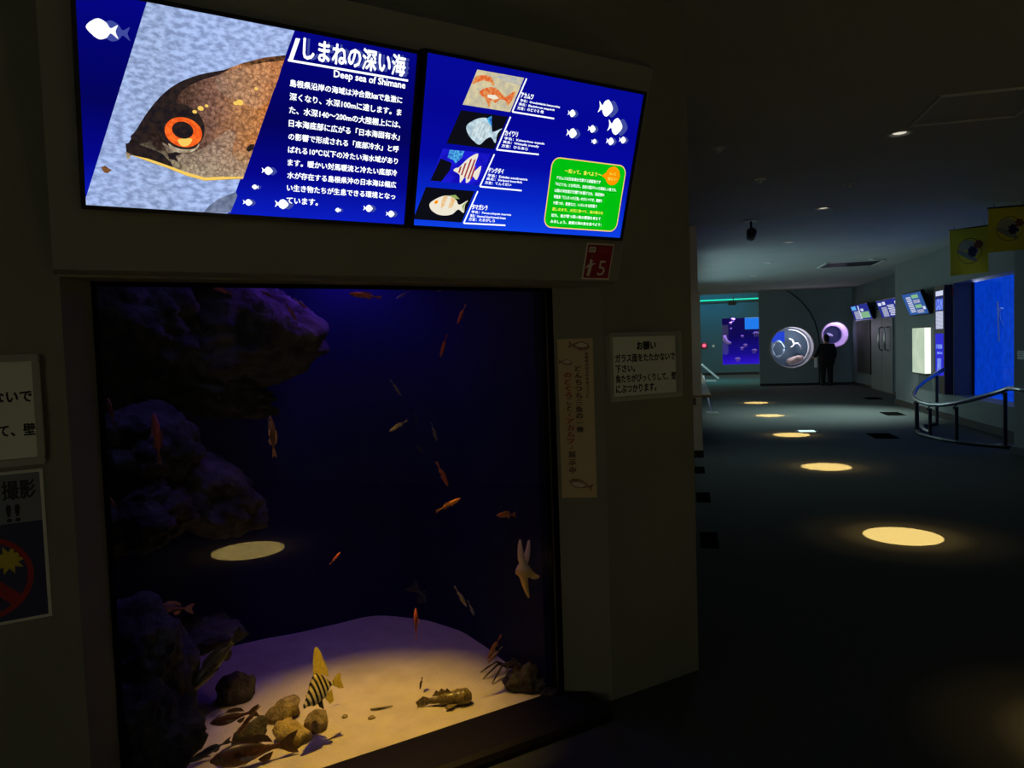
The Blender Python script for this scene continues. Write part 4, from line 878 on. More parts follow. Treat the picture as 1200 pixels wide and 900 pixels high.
fr_.build('frame', M_WHITE, t); sl = MB()
for k in range(9): yy = -vw+.08+k*(2*vw-.16)/8; sl.box(-vw+.05, vw-.05, yy-.035, yy+.012, -.016, -.002)
sl.build('grille', M_IRON, t)

# cool ceiling spotlight on the corridor floor
fp = hit_f(COR, 968, 485, 2, 0); sp_ = Vector((fp.x+.9, fp.y+.2, H))
t = thing('ceiling_spotlight', 'small cool white spotlight in the ceiling over the pale floor patch', 'spotlight', COR @ T(*sp_))
MB().lathe([(.06, 0), (.06, -.03), (.045, -.03), (.04, -.005), (0, -.004)], 20).build('housing', M_WHITE, t)
light('cool_beam', 'SPOT', P_COOL, (.72, 1.0, .92), look((0, 0, -.04), (fp.x-sp_.x, fp.y-sp_.y, -H)), t, spot_size=radians(88), spot_blend=1.0, shadow_soft_size=.03)

# ================================================================== RIGHT WALL FITTINGS
# blue tank behind the window
M_RGLASS = glass_mat('window_glass', 1.35)
MB().box(4.596, 4.606, 10.2, wy1, wz0-.02, wz1+.02).build('window_2', M_RGLASS, None, COR, kind='structure')
MB().box(4.56, 4.60, wy1-.02, wy1+.02, wz0, wz1).build('trim_5', M_BASE, None, COR, kind='structure')
bw = MB(); bw.box(5.0, 5.04, 9.6, 16.8, wz0-.4, wz1+.4)
tk = bw.build('water_backdrop', glow('lit_blue_water', (.001, .050, .62), 1.0, c2=(.0006, .034, .48), scale=7), None, COR); tag(tk, 'bright blue lit water filling the tank behind the right-hand window', 'aquarium')
def inwin(x, y): return hit_f(COR, x, y, 0, 4.92)
pl_ = MB(); pl_.tube([inwin(1169.5, 353), inwin(1170, 376), inwin(1170.8, 400)], .012, 8); pl_.tube([inwin(1170, 367), inwin(1172, 361), inwin(1176, 361), inwin(1172, 364), inwin(1172, 372), inwin(1176, 382)], [.004, .006, .005, .004, .004, .002], 6)
tag(pl_.build('air_pipe', paint('white_pipe', (.75, .80, .9), rough=.4), None, COR), 'thin white pipe with a curled hose in the blue tank', 'pipe')
light('pipe_fill', 'POINT', 70, (.6, .75, 1), COR @ T(4.72, 14.1, 2.2), None, shadow_soft_size=.1)  # unseen point light added to brighten the white pipe
for (x, y, l, c_) in ((1157, 391, 'small white fish in the blue tank left of the white pipe', F_GRY), (1147, 364, 'small dark fish in the upper left of the blue tank', F_DRK), (1148, 433, 'small dark fish in the lower left of the blue tank', F_DRK)):
    p = inwin(x, y); M = COR @ T(*p) @ Matrix.Rotation(radians(70), 4, 'Z') @ Matrix.Diagonal((.12,)*3+(1,)); r = thing('fish', l, 'fish', M, 'fish in the blue window tank')
    link('body', mesh_of('body_perch', lambda: body_mb(KINDS['perch']), c_), r); link('tail_fin', mesh_of('tail_perch', None, c_, False) if ('tail_perch', c_.name) in _FM else mesh_of('tail_perch', lambda: fin_mb([(-.26, .02), (-.5, .13), (-.43, 0), (-.5, -.13), (-.26, -.02)]), c_, False), r)

# wall monitors, leaning
def wall_monitor(label, x0, x1, y0, y1, b, seed, style):
    """pixel box of the lit face"""
    p0, p1 = hit_f(COR, x0, y1, 0, b-.30), hit_f(COR, x1, y0, 0, b-.30); wdt = abs(p0.y-p1.y); hgt = (p1.z-p0.z)
    fr2 = COR @ frame(((b-.10), p0.y, p0.z), (0, -1, 0)) @ Matrix.Rotation(radians(20), 4, 'X')
    t = thing('wall_monitor', label, 'monitor', fr2, 'leaning monitors on the corridor wall'); hgt *= 1.04
    MB().box(-.02, wdt+.02, .003, .07, -.02, hgt+.02, 0, .008).build('bezel', M_BEZ, t)
    MB().box(wdt*.3, wdt*.7, .07, .20, hgt*.25, hgt*.75).build('wall_bracket', M_IRON, t)
    m = MB(); m.flat([(0, 0), (wdt, 0), (wdt, hgt), (0, hgt)], 0, 0)
    def R(a0, a1, b0, b1, mi, sk=.0): m.flat([(a0*wdt, b0*hgt), (a1*wdt, b0*hgt), ((a1+sk)*wdt, b1*hgt), ((a0+sk)*wdt, b1*hgt)], -.002-.0003*mi, mi)
    random.seed(seed)
    if style == 0: R(.05, .32, .70, .95, 2); R(.08, .38, .06, .62, 3, .05); R(.48, .95, .1, .5, 4); R(.55, .7, .56, .72, 1); R(.40, .46, .05, .95, 1, .04)
    elif style == 1:
        R(.05, .2, .72, .9, 1); R(.25, .38, .74, .92, 1); R(.12, .36, .05, .62, 3, .02)
        for k in range(7): R(.42+.03*(k % 2), .70, .1+k*.09, .15+k*.09, 1)
        R(.78, .9, .55, .85, 1); R(.74, .95, .1, .3, 3)
    else:
        for k in range(4): R(.48, .82, .06+k*.23, .22+k*.23, 4 if k % 2 else 3)
        for k in range(9): R(.16, .42, .12+k*.085, .165+k*.085, 1)
        R(.84, .96, .2, .34, 1)
    m.build('screen', [glow('wm_blue%d' % seed, (.02, .03, .26) if style < 2 else (.03, .10, .34), 1.0), glow('wm_white', (.75, .78, .95), .9), glow('wm_cyan', (.12, .42, .8), 1.0), glow('wm_grey', (.45, .45, .62), .9, c2=(.25, .3, .5), scale=30), glow('wm_green', (.30, .62, .32), .9, c2=(.2, .4, .25), scale=30)], t)
wall_monitor('leaning wall monitor farthest down the corridor, beside the round tanks', 994, 1013, 355, 376, 4.893, 1, 0)
wall_monitor('middle leaning wall monitor, partly hidden by the wall corner', 1024, 1050, 348, 373, 4.893, 2, 1)
wall_monitor('nearest leaning wall monitor, above the white light box', 1053, 1074, 341, 370, 4.296, 3, 2)

# light box
b_ = 4.296-.10; p0, p1 = hit_f(COR, 1069.5, 436, 0, b_), hit_f(COR, 1083.5, 384, 0, b_)
t = thing('light_box', 'glowing pale green-white light box on the wall below the nearest wall monitor', 'light box', COR @ T(b_, p1.y, p0.z)); wdt, hgt = p0.y-p1.y, p1.z-p0.z
MB().box(0, .10, 0, wdt, 0, hgt).build('body', glow('lightbox_side', (.95, 1.0, .90), 1.1), t)
m = MB(); m.add([(-.002, 0, 0), (-.002, wdt, 0), (-.002, wdt, hgt), (-.002, 0, hgt)], [[0, 3, 2, 1]]); m.build('front_panel', glow('lightbox_face', (.55, .66, .50), 1.0, c2=(.45, .57, .43), scale=4), t)
fr_ = MB()
for q in ((-.02, wdt+.02, -.025, 0), (-.02, wdt+.02, hgt, hgt+.012)): fr_.box(.0, .10, q[0], q[1], q[2], q[3])
fr_.build('frame', M_DARK, t)

# tall narrow display panel
b_ = 4.296-.13; p0, p1 = hit_f(COR, 1095, 460, 0, b_), hit_f(COR, 1106.5, 334, 0, b_)
t = thing('totem_display', 'tall black wall panel with a narrow lit blue and white display', 'display', COR @ T(b_, p1.y, p0.z)); wdt, hgt = p0.y-p1.y, p1.z-p0.z
MB().box(0, .13, 0, wdt, 0, hgt, 0, .006).build('cabinet', M_BEZ, t)
m = MB()
def R(a0, a1, b0, b1, mi): o_ = -.002-.0006*(mi % 3); m.add([(o_, wdt*(1-a0), hgt*b0), (o_, wdt*(1-a1), hgt*b0), (o_, wdt*(1-a1), hgt*b1), (o_, wdt*(1-a0), hgt*b1)], [[0, 1, 2, 3]], mi)
R(.14, .92, .17, .56, 0); R(.14, .92, .60, .96, 3); R(.2, .9, .91, .955, 2); R(.2, .88, .78, .88, 1)
for k in range(16): R(.2, .9, .605+k*.0102, .6125+k*.0102, 2)
R(.2, .8, .42, .46, 1); R(.3, .86, .37, .39, 1); R(.3, .7, .20, .33, 1)
m.build('screen', [glow('totem_blue', (.03, .03, .62), 1.0), glow('totem_light', (.22, .34, .9), 1.0, c2=(.08, .12, .7), scale=12), glow('totem_white', (.7, .75, .95), .9), glow('totem_navy', (.02, .03, .12), 1.0)], t)
p = hit_f(COR, 1115, 342.5, 0, 4.29); o = MB().box(-.015, 0, -.09, .09, -.07, .07, 0, .003).build('red_call_plate', paint('dull_red', (.22, .03, .04), rough=.5), None, COR @ T(4.296, p.y, p.z)); tag(o, 'small dull red plate on the wall right of the tall display', 'sign')
p = hit_f(COR, 1196, 416, 0, 3.83); t = thing('wall_label', 'small grey label on the wall at the right edge, beside the blue window', 'sign', COR @ T(3.83, p.y, p.z)); MB().box(-.012, 0, -.12, .06, -.05, .05, 0, .003).build('plate', M_WHITE, t)
m = MB()
for k in range(3): m.add([(-.0135, .045, .028-k*.025), (-.0135, -.10, .028-k*.025), (-.0135, -.10, .036-k*.025), (-.0135, .045, .036-k*.025)], [[0, 1, 2, 3]])
m.build('lettering', M_IRON, t)

# recess: dark glass panel and double door with pull handles
p0, p1 = hit_f(COR, 1005, 434, 0, 4.88), hit_f(COR, 1018.5, 378, 0, 4.88)
dw = MB(); dw.box(4.872, 4.893, p1.y, p0.y, p0.z, p1.z); dw.build('window_3', paint('dark_glass', (.03, .035, .035), rough=.7, spec=.1), None, COR, kind='structure')
fr_ = MB(); fr_.box(4.862, 4.893, p1.y-.14, p1.y, p0.z-.05, p1.z+.05); fr_.box(4.862, 4.893, p1.y, p0.y+.05, p0.z-.05, p0.z); fr_.build('trim_6', M_BASE, None, COR, kind='structure')
q0, q1 = hit_f(COR, 1022, 450, 0, 4.88), hit_f(COR, 1047, 450, 0, 4.88); mid_ = (hit_f(COR, 1034, 420, 0, 4.88)).y
t = link('door_1', None, None, COR @ T(4.868, 0, 0), 'structure')
M_DOOR = paint('door_grey', (.085, .115, .135), (.075, .10, .12), 2, .5)
leaves = []
for y0, y1 in ((mid_+.008, q0.y), (q1.y, mid_-.008)): leaves.append(MB().box(0, .024, y0, y1, .03, 2.15, 0, .004).build('door_leaf', M_DOOR, t))
for x in (1030.5, 1037.5):
    p = hit_f(COR, x, 397, 0, 4.80)
    MB().tube([(0, p.y, p.z-.30), (-.07, p.y, p.z-.27), (-.09, p.y, p.z), (-.07, p.y, p.z+.27), (0, p.y, p.z+.30)], .020, 8).build('door_handle', M_METAL, leaves[1 if x < 1034 else 0] if leaves[0].data.vertices[0].co.y < leaves[1].data.vertices[0].co.y else leaves[0 if x < 1034 else 1], smooth=True)

# curved handrail
posts = [(1098, 498, 440), (1074.5, 506, 471), (1090, 513, 478), (1121, 519, 476.5), (1178, 525, 459)]
pp = []
for x, yb, yt in posts:
    g = hit_f(COR, x, yb, 2, 0); d = (COR @ g).y; pp.append((g, (yb-yt)*d/FOC*1.0))
t = thing('handrail', 'curved steel handrail on posts in front of the blue window', 'handrail', COR @ T(pp[1][0].x, pp[1][0].y, 0)); o0 = Vector((pp[1][0].x, pp[1][0].y, 0))
for (g, hh) in pp:
    q = g-o0; pst = MB().tube([(q.x, q.y, 0), (q.x, q.y, hh)], .024 if g is not pp[1][0] else .030, 10).build('post', M_IRON, t)
    MB().tube([(q.x, q.y, hh-.06), (q.x-.03, q.y+.03, hh-.01), (q.x, q.y, hh+.03)], .012, 8).build('bracket', M_IRON, pst)
def at_depth(x, y, dep): P = EYE+ray(x, y)*(dep/ray(x, y).y); return (CORI @ P)-o0
rl = [(1106, 433, 12.0), (1097, 438, 11.9), (1083, 447, 11.75), (1074, 455, 11.55), (1070.5, 462, 11.35), (1072.5, 467, 11.1), (1080, 471, 10.8), (1090, 474, 10.5), (1104, 474.5, 10.2), (1120, 472.5, 9.95), (1140, 468, 9.75), (1160, 462.5, 9.55), (1177, 457, 9.35), (1182, 455, 9.25), (1190, 455.5, 8.95), (1204, 457.5, 8.5)]
MB().tube([at_depth(*q) for q in rl], .030, 12).build('rail', M_METAL, t, smooth=True)
kb_ = [hit_f(COR, *q, 2, 0)-o0 for q in ((1098, 498), (1082, 501), (1074.5, 506), (1078, 510), (1090, 513.5), (1105, 517), (1121, 519.5), (1150, 523), (1178, 525.5), (1189, 526))]
MB().tube([(p.x, p.y, .02) for p in kb_], .028, 8).build('base_rail', M_IRON, t)
ki = [hit_f(COR, *q, 2, 0)-o0 for q in ((1079, 505), (1082, 509), (1089, 512))]
MB().tube([(p.x+.02, p.y+.03, .07) for p in ki], .024, 8).build('kick_plate', M_METAL, t)

# yellow banners hanging from the ceiling
def banner(label, x0, y0, x1, y1, dep0, dep1, seed):
    A = CORI @ (EYE+ray(x0, y0)*(dep0/ray(x0, y0).y)); B = CORI @ (EYE+ray(x1, y1)*(dep1/ray(x1, y1).y)); A.z = B.z = H-.05
    wdt = (Vector((B.x, B.y, 0))-Vector((A.x, A.y, 0))).length; hgt = .66*wdt/.52; ex = Vector((B.x-A.x, B.y-A.y, 0)).normalized(); ez = Vector((0, 0, 1)); ey = ez.cross(ex)
    M = COR @ frame(A, ex); t = thing('hanging_banner', label, 'banner', M, 'yellow banners by the blue window')
    rod = MB().tube([(-.01, 0, 0), (wdt+.01, 0, 0)], .010, 8).build('rod', M_IRON, t)
    for q in (.06, wdt-.06): MB().tube([(q, 0, 0), (q, 0, .05)], .003, 6).build('cord', M_IRON, rod)
    m = MB(); n = 14; wv = lambda u, z: .018*sin(u*5+seed)*(1-z)+.012*sin(z*4+u*3+seed)
    def S(u, z, off=0): return (u*wdt, -off+wv(u, z)-.0, -hgt*(1-z))
    for off, sgn in ((.001, 1), (-.001, -1)):
        vs = [S(i/n, j/n, off) for j in range(n+1) for i in range(n+1)]; fs = [[j*(n+1)+i, j*(n+1)+i+1, (j+1)*(n+1)+i+1, (j+1)*(n+1)+i] for j in range(n) for i in range(n)]
        m.add(vs, fs if sgn > 0 else [f_[::-1] for f_ in fs], 0)
    def blob(cu, cz, ru, rz, mi, lay, n_=20, rag=0.0, rot=0.0):
        c_ = S(cu, cz, .003+.0012*lay); ring = []
        for k in range(n_):
            a = 2*pi*k/n_; rr_ = 1+rag*sin(k*2.7+seed); u, z = ru*cos(a)*rr_, rz*sin(a)*rr_; u, z = u*cos(rot)-z*sin(rot), u*sin(rot)+z*cos(rot); ring.append(S(cu+u, cz+z, .003+.0012*lay))
        m.add([c_]+ring, [[0, 1+k, 1+(k+1) % n_] for k in range(n_)], mi)
    blob(.52, .50, .33, .28, 1, 0, 30); blob(.52, .50, .315, .265, 0, 1, 30)
    blob(.50, .54, .27, .19, 2, 2, 24, .05, -.35); blob(.46, .40, .30, .06, 3, 3, 18, .08, -.45); blob(.60, .48, .12, .12, 4, 4, 17, .25); blob(.76, .62, .11, .09, 5, 5, 15, .2)
    m.build('cloth', [paint('banner_yellow', (.74, .66, .05), (.68, .60, .04), 3, .9), paint('banner_line', (.10, .09, .05), rough=.9), paint('banner_cream', (.42, .42, .38), rough=.9), paint('banner_grey', (.25, .29, .30), rough=.9), paint('banner_navy', (.015, .02, .10), rough=.9), paint('banner_red', (.20, .07, .05), rough=.9)], t)
banner('farther and left one of the two yellow banners hanging by the blue window', 1113, 268, 1159, 258, 10.3, 9.9, .4)
banner('nearer and right one of the two yellow banners, cut by the photo edge', 1158, 246, 1206, 243, 8.55, 8.40, 1.7)

# ================================================================== END WALL ROUND TANKS, PERSON, FAR ROOM
def round_tank(label, C_, r, col_back, col_rim, power, lc, kind):
    t = thing('round_aquarium', label, 'aquarium', COR @ T(C_.x, AE+.06, C_.z) @ Matrix.Rotation(radians(-90), 4, 'X'), 'round aquarium windows in the end wall')   # local z goes into the wall
    ri, rd = (.97, .42) if kind == 'a' else (.72, .34)
    MB().lathe([(r+.03, -.066), (r+.03, -.075), (r-.005, -.075), (r-.005, -.06), (r*.995, .0), (r*ri, rd)], 48).build('rim', paint('rim_%s' % kind, col_rim, rough=.5), t, smooth=True)
    MB().lathe([(r*ri, rd), (r*ri, .9), (0, .9)], 48).build('tank_body', paint('back_%s' % kind, col_back, rough=.6), t)
    light('tank_light', 'POINT', power, lc, T(r*.1, -r*.45, .22 if kind == 'a' else .05), t, shadow_soft_size=.05)
    return t
M_JEL = paint('jelly_white', (.85, .80, .82), (.7, .65, .75), 8, .5)
t1 = round_tank('large round aquarium window with pale branching forms in the end wall', R1, r1, (.12, .17, .24), (.36, .33, .36), 15.0, (.85, .90, 1.0), 'a')
# local coords: x right, y down, z into the wall
cl = MB(); cl.tube([(r1*.88*cos(a), r1*.88*sin(a), .35) for a in [radians(-95+k*9) for k in range(22)]], [.018+.012*sin(k/21*pi) for k in range(22)], 8)
tag(cl.build('coral_branch', M_JEL, None, t1.matrix_world.copy(), smooth=True), 'white curved rim-like coral branch along the right of the large round aquarium', 'coral')
cl = MB(); cl.tube([(-.02, -.27, .4), (.08, -.23, .4), (.13, -.10, .4), (.09, -.03, .4), (.02, .02, .4)], [.014, .02, .024, .022, .035], 8); cl.tube([(.13, -.10, .4), (.24, -.12, .4), (.31, -.04, .4), (.33, .08, .4)], [.022, .02, .018, .014], 8)
tag(cl.build('coral_branch', M_JEL, None, t1.matrix_world.copy(), smooth=True), 'forked white coral branch in the middle of the large round aquarium', 'coral')
cl = MB(); cl.tube([(-.36+.17*cos(a), .05+.25*sin(a), .4) for a in [k*pi/9 for k in range(19)]], [.032+.014*sin(k*1.9) for k in range(19)], 8); cl.tube([(-.50, -.12, .38), (-.38, -.18, .38), (-.25, -.17, .38)], .02, 8)
tag(cl.build('coral_ring', paint('jelly_bluewhite', (.55, .72, .85), rough=.5), None, t1.matrix_world.copy(), smooth=True), 'bluish white ring of coral at the left of the large round aquarium', 'coral')
bm = bmesh.new(); bmesh.ops.create_icosphere(bm, subdivisions=4, radius=1)
for v in bm.verts: v.co = Vector((v.co.x*.26+.14, v.co.y*.10+.40-v.co.x*.06, v.co.z*.12+.38))*1.0+Vector((0, .03*noise.noise(v.co*4), 0))+v.co*.05*noise.noise(v.co*6)
tag(MB().bm(bm).build('coral_mound', paint('coral_pink', (.85, .62, .58), (.65, .45, .45), 9, .7), None, t1.matrix_world.copy(), smooth=True), 'pale pink coral mound at the bottom of the large round aquarium', 'coral')
o = MB().box(-.50, -.10, -.50, -.17, .86, .895).build('blue_panel', glow('round_blue', (.02, .06, .62), 1.0), None, t1.matrix_world.copy()); tag(o, 'glowing blue panel at the upper left inside the large round aquarium', 'panel')
t2 = round_tank('small round lavender aquarium window in the end wall behind the person', R2, r2, (.10, .13, .30), (.62, .50, .74), 6.0, (.80, .66, 1.0), 'b')
bm = bmesh.new(); bmesh.ops.create_uvsphere(bm, u_segments=16, v_segments=10, radius=1)
for v in bm.verts: v.co = Vector((v.co.x*.10-.05, v.co.y*.05+.0+v.co.x*.04, v.co.z*.05+.5))
tag(MB().bm(bm).build('jellyfish', paint('jelly_lilac', (.6, .62, .85), rough=.4), None, t2.matrix_world.copy(), smooth=True), 'small pale jellyfish in the small round lavender aquarium', 'jellyfish')
for rt_, w3 in ((t1, r1), (t2, r2)):
    g = MB(); g.lathe([(w3*(.985 if w3 > .5 else .72), .345), (0, .345)], 40); g.build('glass_pane', glass_mat('porthole_glass', 1.3), rt_)

# person seen from behind in dark clothes
PF = hit_f(COR, 969, 452, 2, 0)
t = thing('person', 'person in dark clothes standing with back to camera before the small round window', 'person', COR @ T(PF.x, PF.y, 0) @ Matrix.Diagonal((1.02, .90, .88, 1)))
M_SKIN = paint('skin', (.30, .17, .11), (.27, .15, .10), 9, .6); M_COAT = paint('dark_coat', (.010, .010, .012), (.007, .007, .009), 12, .9); M_TROU = paint('dark_trousers', (.008, .008, .010), rough=.9); M_HAIR = paint('black_hair', (.006, .005, .005), rough=.6)
V = [(0, 0, .92), (0, .01, 1.10), (0, .0, 1.30), (0, -.005, 1.42), (0, .015, 1.50), (0, .03, 1.60), (0, .03, 1.69)]
R_ = [(.15, .11), (.14, .10), (.17, .11), (.12, .09), (.055, .055), (.075, .09), (.055, .07)]
E_ = [(0, 1), (1, 2), (2, 3), (3, 4), (4, 5), (5, 6)]
def chain(root, ps, rs):
    pr = root
    for p, q in zip(ps, rs): V.append(p); R_.append(q); E_.append((pr, len(V)-1)); pr = len(V)-1
    return pr
for sg in (-1, 1):
    chain(0, [(sg*.09, 0, .86), (sg*.10, .02, .48), (sg*.105, -.01, .09), (sg*.115, .13, .035)], [.095, .062, .042, .036])
    if sg < 0: wr_ = chain(2, [(-.18, 0, 1.37), (-.27, -.02, 1.10), (-.33, .14, .98)], [.058, .045, .030]); hand = (-.36, .20, .96); dr = Vector((-.2, .8, -.15))
    else: wr_ = chain(2, [(.18, 0, 1.37), (.24, .02, 1.09), (.22, .16, .90)], [.058, .045, .030]); hand = (.21, .20, .85); dr = Vector((0, .35, -.9))
    hnd = chain(wr_, [hand], [.030]); dr.normalize(); sd = dr.cross(Vector((0, 0, 1))).normalized()
    for j, (off, ln) in enumerate(((-.028, .075), (-.009, .085), (.010, .080), (.028, .062))):
        b0 = Vector(hand)+sd*off+dr*.035; chain(hnd, [tuple(b0), tuple(b0+dr*ln*.5), tuple(b0+dr*ln-Vector((0, 0, .018)))], [.010, .009, .008])
    b0 = Vector(hand)+sd*(-sg*.03); chain(hnd, [tuple(b0), tuple(b0-sd*sg*.022+dr*.035)], [.011, .009])
me = skin_mesh('body', V, E_, R_, 2); me.materials.clear(); me.materials.append(M_SKIN); link('body', me, t)
Vj = [(0, 0, .62), (0, .0, .95), (0, .01, 1.12), (0, 0, 1.30), (0, 0, 1.43), (-.18, 0, 1.38), (-.27, -.02, 1.10), (-.325, .13, .985), (.18, 0, 1.38), (.24, .02, 1.09), (.222, .15, .915)]
me = skin_mesh('coat', Vj, [(0, 1), (1, 2), (2, 3), (3, 4), (3, 5), (5, 6), (6, 7), (3, 8), (8, 9), (9, 10)], [(.27, .18), (.24, .17), (.225, .16), (.23, .16), (.10, .09), .085, .068, .050, .085, .068, .050], 2); me.materials.clear(); me.materials.append(M_COAT); link('coat', me, t)
Vt = [(0, 0, .93), (-.09, 0, .84), (-.10, .02, .48), (-.105, -.01, .07), (.09, 0, .84), (.10, .02, .48), (.105, -.01, .07)]
me = skin_mesh('trousers', Vt, [(0, 1), (1, 2), (2, 3), (0, 4), (4, 5), (5, 6)], [(.165, .12), .112, .085, .068, .112, .085, .068], 2); me.materials.clear(); me.materials.append(M_TROU); link('trousers', me, t)
bm = bmesh.new(); bmesh.ops.create_uvsphere(bm, u_segments=18, v_segments=12, radius=1)
for v in bm.verts: v.co = Vector((v.co.x*.088, v.co.y*.105+.02, v.co.z*.115+1.655+(-.05 if v.co.y < -.2 and v.co.z < 0 else 0)))
MB().bm(bm).build('hair', M_HAIR, t, smooth=True)
for sg in (-1, 1):
    bm = bmesh.new(); bmesh.ops.create_uvsphere(bm, u_segments=12, v_segments=8, radius=1)
    for v in bm.verts: v.co = Vector((sg*.112+v.co.x*.052, .07+v.co.y*.135, .045+v.co.z*(.05 if v.co.z > 0 else .045)))
    MB().bm(bm).build('shoe', M_TROU, t, smooth=True)
ph = CORI @ (COR @ T(PF.x, PF.y, 0) @ Vector((-.31, .02, .83)))
o = MB().box(-.045, .045, -.012, .012, -.17, .13, 0, .010).build('folded_leaflet', paint('leaflet_white', (.8, .8, .82), rough=.5), None, COR @ T(ph.x, ph.y-.03, ph.z-.10)); tag(o, 'small white leaflet held at the side of the person', 'leaflet')

# far room: lit strip, tank with jellyfish, red lamp, speaker
s0, s1 = hit_f(COR, 815, 353.6, 1, AF-.16), hit_f(COR, 893, 350.2, 1, AF-.16)
t = thing('light_strip', 'long glowing teal light strip high on the far wall', 'lamp', COR @ T(0, AF, 3.17))
MB().tube([(-1.5, -.16, 0), (3.0, -.16, 0)], .028, 8).build('tube', glow('teal_tube', (.02, .80, .52), 1.1), t); MB().box(-1.5, 3.0, -.10, 0, -.10, -.02).build('bracket', M_IRON, t)
light('teal_floor_wash', 'AREA', 75, (.0, .62, .70), COR @ T(.9, 27.6, 3.5), None, shape='RECTANGLE', size=2.4, size_y=.3, spread=radians(115))  # unseen area light added to turn the far floor teal
light('teal_wash', 'AREA', 40, (.05, .52, .72), COR @ T(.9, AF-1.3, 3.55) @ Matrix.Rotation(radians(35), 4, 'X'), None, shape='RECTANGLE', size=3.0, size_y=.2)
ft = MB(); ft.box(fx0-.2, fx1+.2, AF+1.0, AF+1.05, fz0-.3, fz1+.3)
o = ft.build('tank_backdrop', glow('deep_blue_water', (.01, .004, .30), 1.0, axis=2, rng=(fz0, fz1), stops=[(0, (.025, .006, .55)), (.22, (.008, .003, .24)), (.6, (.004, .002, .085)), (1, (.006, .003, .07))]), None, COR); tag(o, 'deep blue water of the jellyfish tank in the far wall', 'aquarium')
MB().box(fx0, fx1, AF+.02, AF+.03, fz0, fz1).build('window_4', M_RGLASS, None, COR, kind='structure')
G_J = paint('jelly_purple', (.55, .30, .85), (.35, .18, .7), 8, .5)
light('jelly_lamp', 'POINT', 60, (.55, .40, 1), COR @ T((fx0+fx1)/2-.3, AF+.25, fz1+.1), None, shadow_soft_size=.1)
def jelly(label, x, y, rr_, kind=0):
    p = hit_f(COR, x, y, 1, AF+.5); t = thing('jellyfish', label, 'jellyfish', COR @ T(*p), 'jellyfish in the far tank')
    MB().lathe([(0, rr_*.7), (rr_*.5, rr_*.62), (rr_*.85, rr_*.35), (rr_, 0), (rr_*.8, .02), (0, rr_*.3)], 18).build('bell', G_J, t, smooth=True)
    for k in range(5): a = k*2*pi/5; MB().tube([(rr_*.5*cos(a), rr_*.5*sin(a), rr_*.1), (rr_*.45*cos(a), rr_*.45*sin(a), -rr_*.5), (rr_*.6*cos(a+.4), rr_*.6*sin(a+.4), -rr_*1.0)], [rr_*.09, rr_*.07, rr_*.02], 6).build('tentacle', G_J, t)
for l, x, y, rr_ in (('purple jellyfish at the top left of the far tank', 859, 374.5, .10), ('purple jellyfish below the top left one in the far tank', 856, 378.5, .08), ('tiny pale jellyfish under the upper left pair in the far tank', 856.5, 385, .05), ('pale jellyfish in the middle of the far tank', 870, 394, .07), ('purple jellyfish at the right below the bright panel in the far tank', 886, 391, .14), ('right one of two small jellyfish at mid height in the far tank', 873.5, 404.5, .09), ('left one of two small jellyfish at mid height in the far tank', 869.5, 408, .09), ('pinkish jellyfish at the right edge of the far tank', 884, 411, .12), ('bright jellyfish near the bottom of the far tank', 864.5, 421, .12)): jelly(l, x, y, rr_)
p = hit_f(COR, 853, 397, 1, AF+.5); mo = MB(); mo.tube([(-.14, 0, .16), (-.12, 0, -.02), (-.03, 0, -.15), (.12, 0, -.20)], [.05, .09, .09, .06], 10); tag(mo.build('jellyfish', G_J, None, COR @ T(*p), smooth=True), 'long curved purple jellyfish at the left of the far tank', 'jellyfish', 'jellyfish in the far tank')
p0, p1 = hit_f(COR, 873, 386, 1, AF+.3), hit_f(COR, 893, 372, 1, AF+.3)
t = thing('lit_screen', 'bright light-blue panel in the upper right of the far tank', 'panel', COR @ T(p0.x, AF+.3, p0.z)); MB().box(0, p1.x-p0.x, 0, .03, 0, p1.z-p0.z).build('display', glow('panel_blue', (.015, .20, .85), 1.0), t); MB().box(0, p1.x-p0.x, -.005, .03, p1.z-p0.z, p1.z-p0.z+.05).build('top_edge', glow('panel_edge', (.3, .5, .95), 1.0), t)
p = hit_f(COR, 825.2, 405, 1, AF); t = thing('alarm_lamp', 'small glowing red lamp on the far wall at the edge of the left wall', 'lamp', COR @ T(p.x, AF, p.z) @ Matrix.Rotation(radians(90), 4, 'X'))
MB().lathe([(.13, 0), (.13, .03), (.09, .05)], 20).build('base', paint('alarm_red', (.4, .02, .03), rough=.4), t); MB().lathe([(.075, .03), (.07, .07), (.04, .10), (0, .11)], 20).build('bulb', glow('alarm_bulb', (1.0, .08, .16), 2.2), t, smooth=True)
p = hit_f(COR, 836, 405.5, 1, AF); o = MB().box(-.05, .05, -.03, 0, -.05, .05, 0, .008).build('wall_switch', M_WHITE, None, COR @ T(p.x, AF, p.z)); tag(o, 'small pale wall switch right of the red lamp on the far wall', 'switch')
p = hit_f(COR, 858, 355, 1, AF-1.2); t = thing('ceiling_speaker', 'dark box hanging before the teal light strip in the far room', 'speaker', COR @ T(p.x, AF-1.2, p.z)); MB().box(-.16, .16, -.12, .12, -.09, .07, 0, .02).build('cabinet', M_DARK, t); MB().tube([(.05, 0, .06), (.05, 0, 3.75-p.z)], .016, 8).build('stem', M_IRON, t)

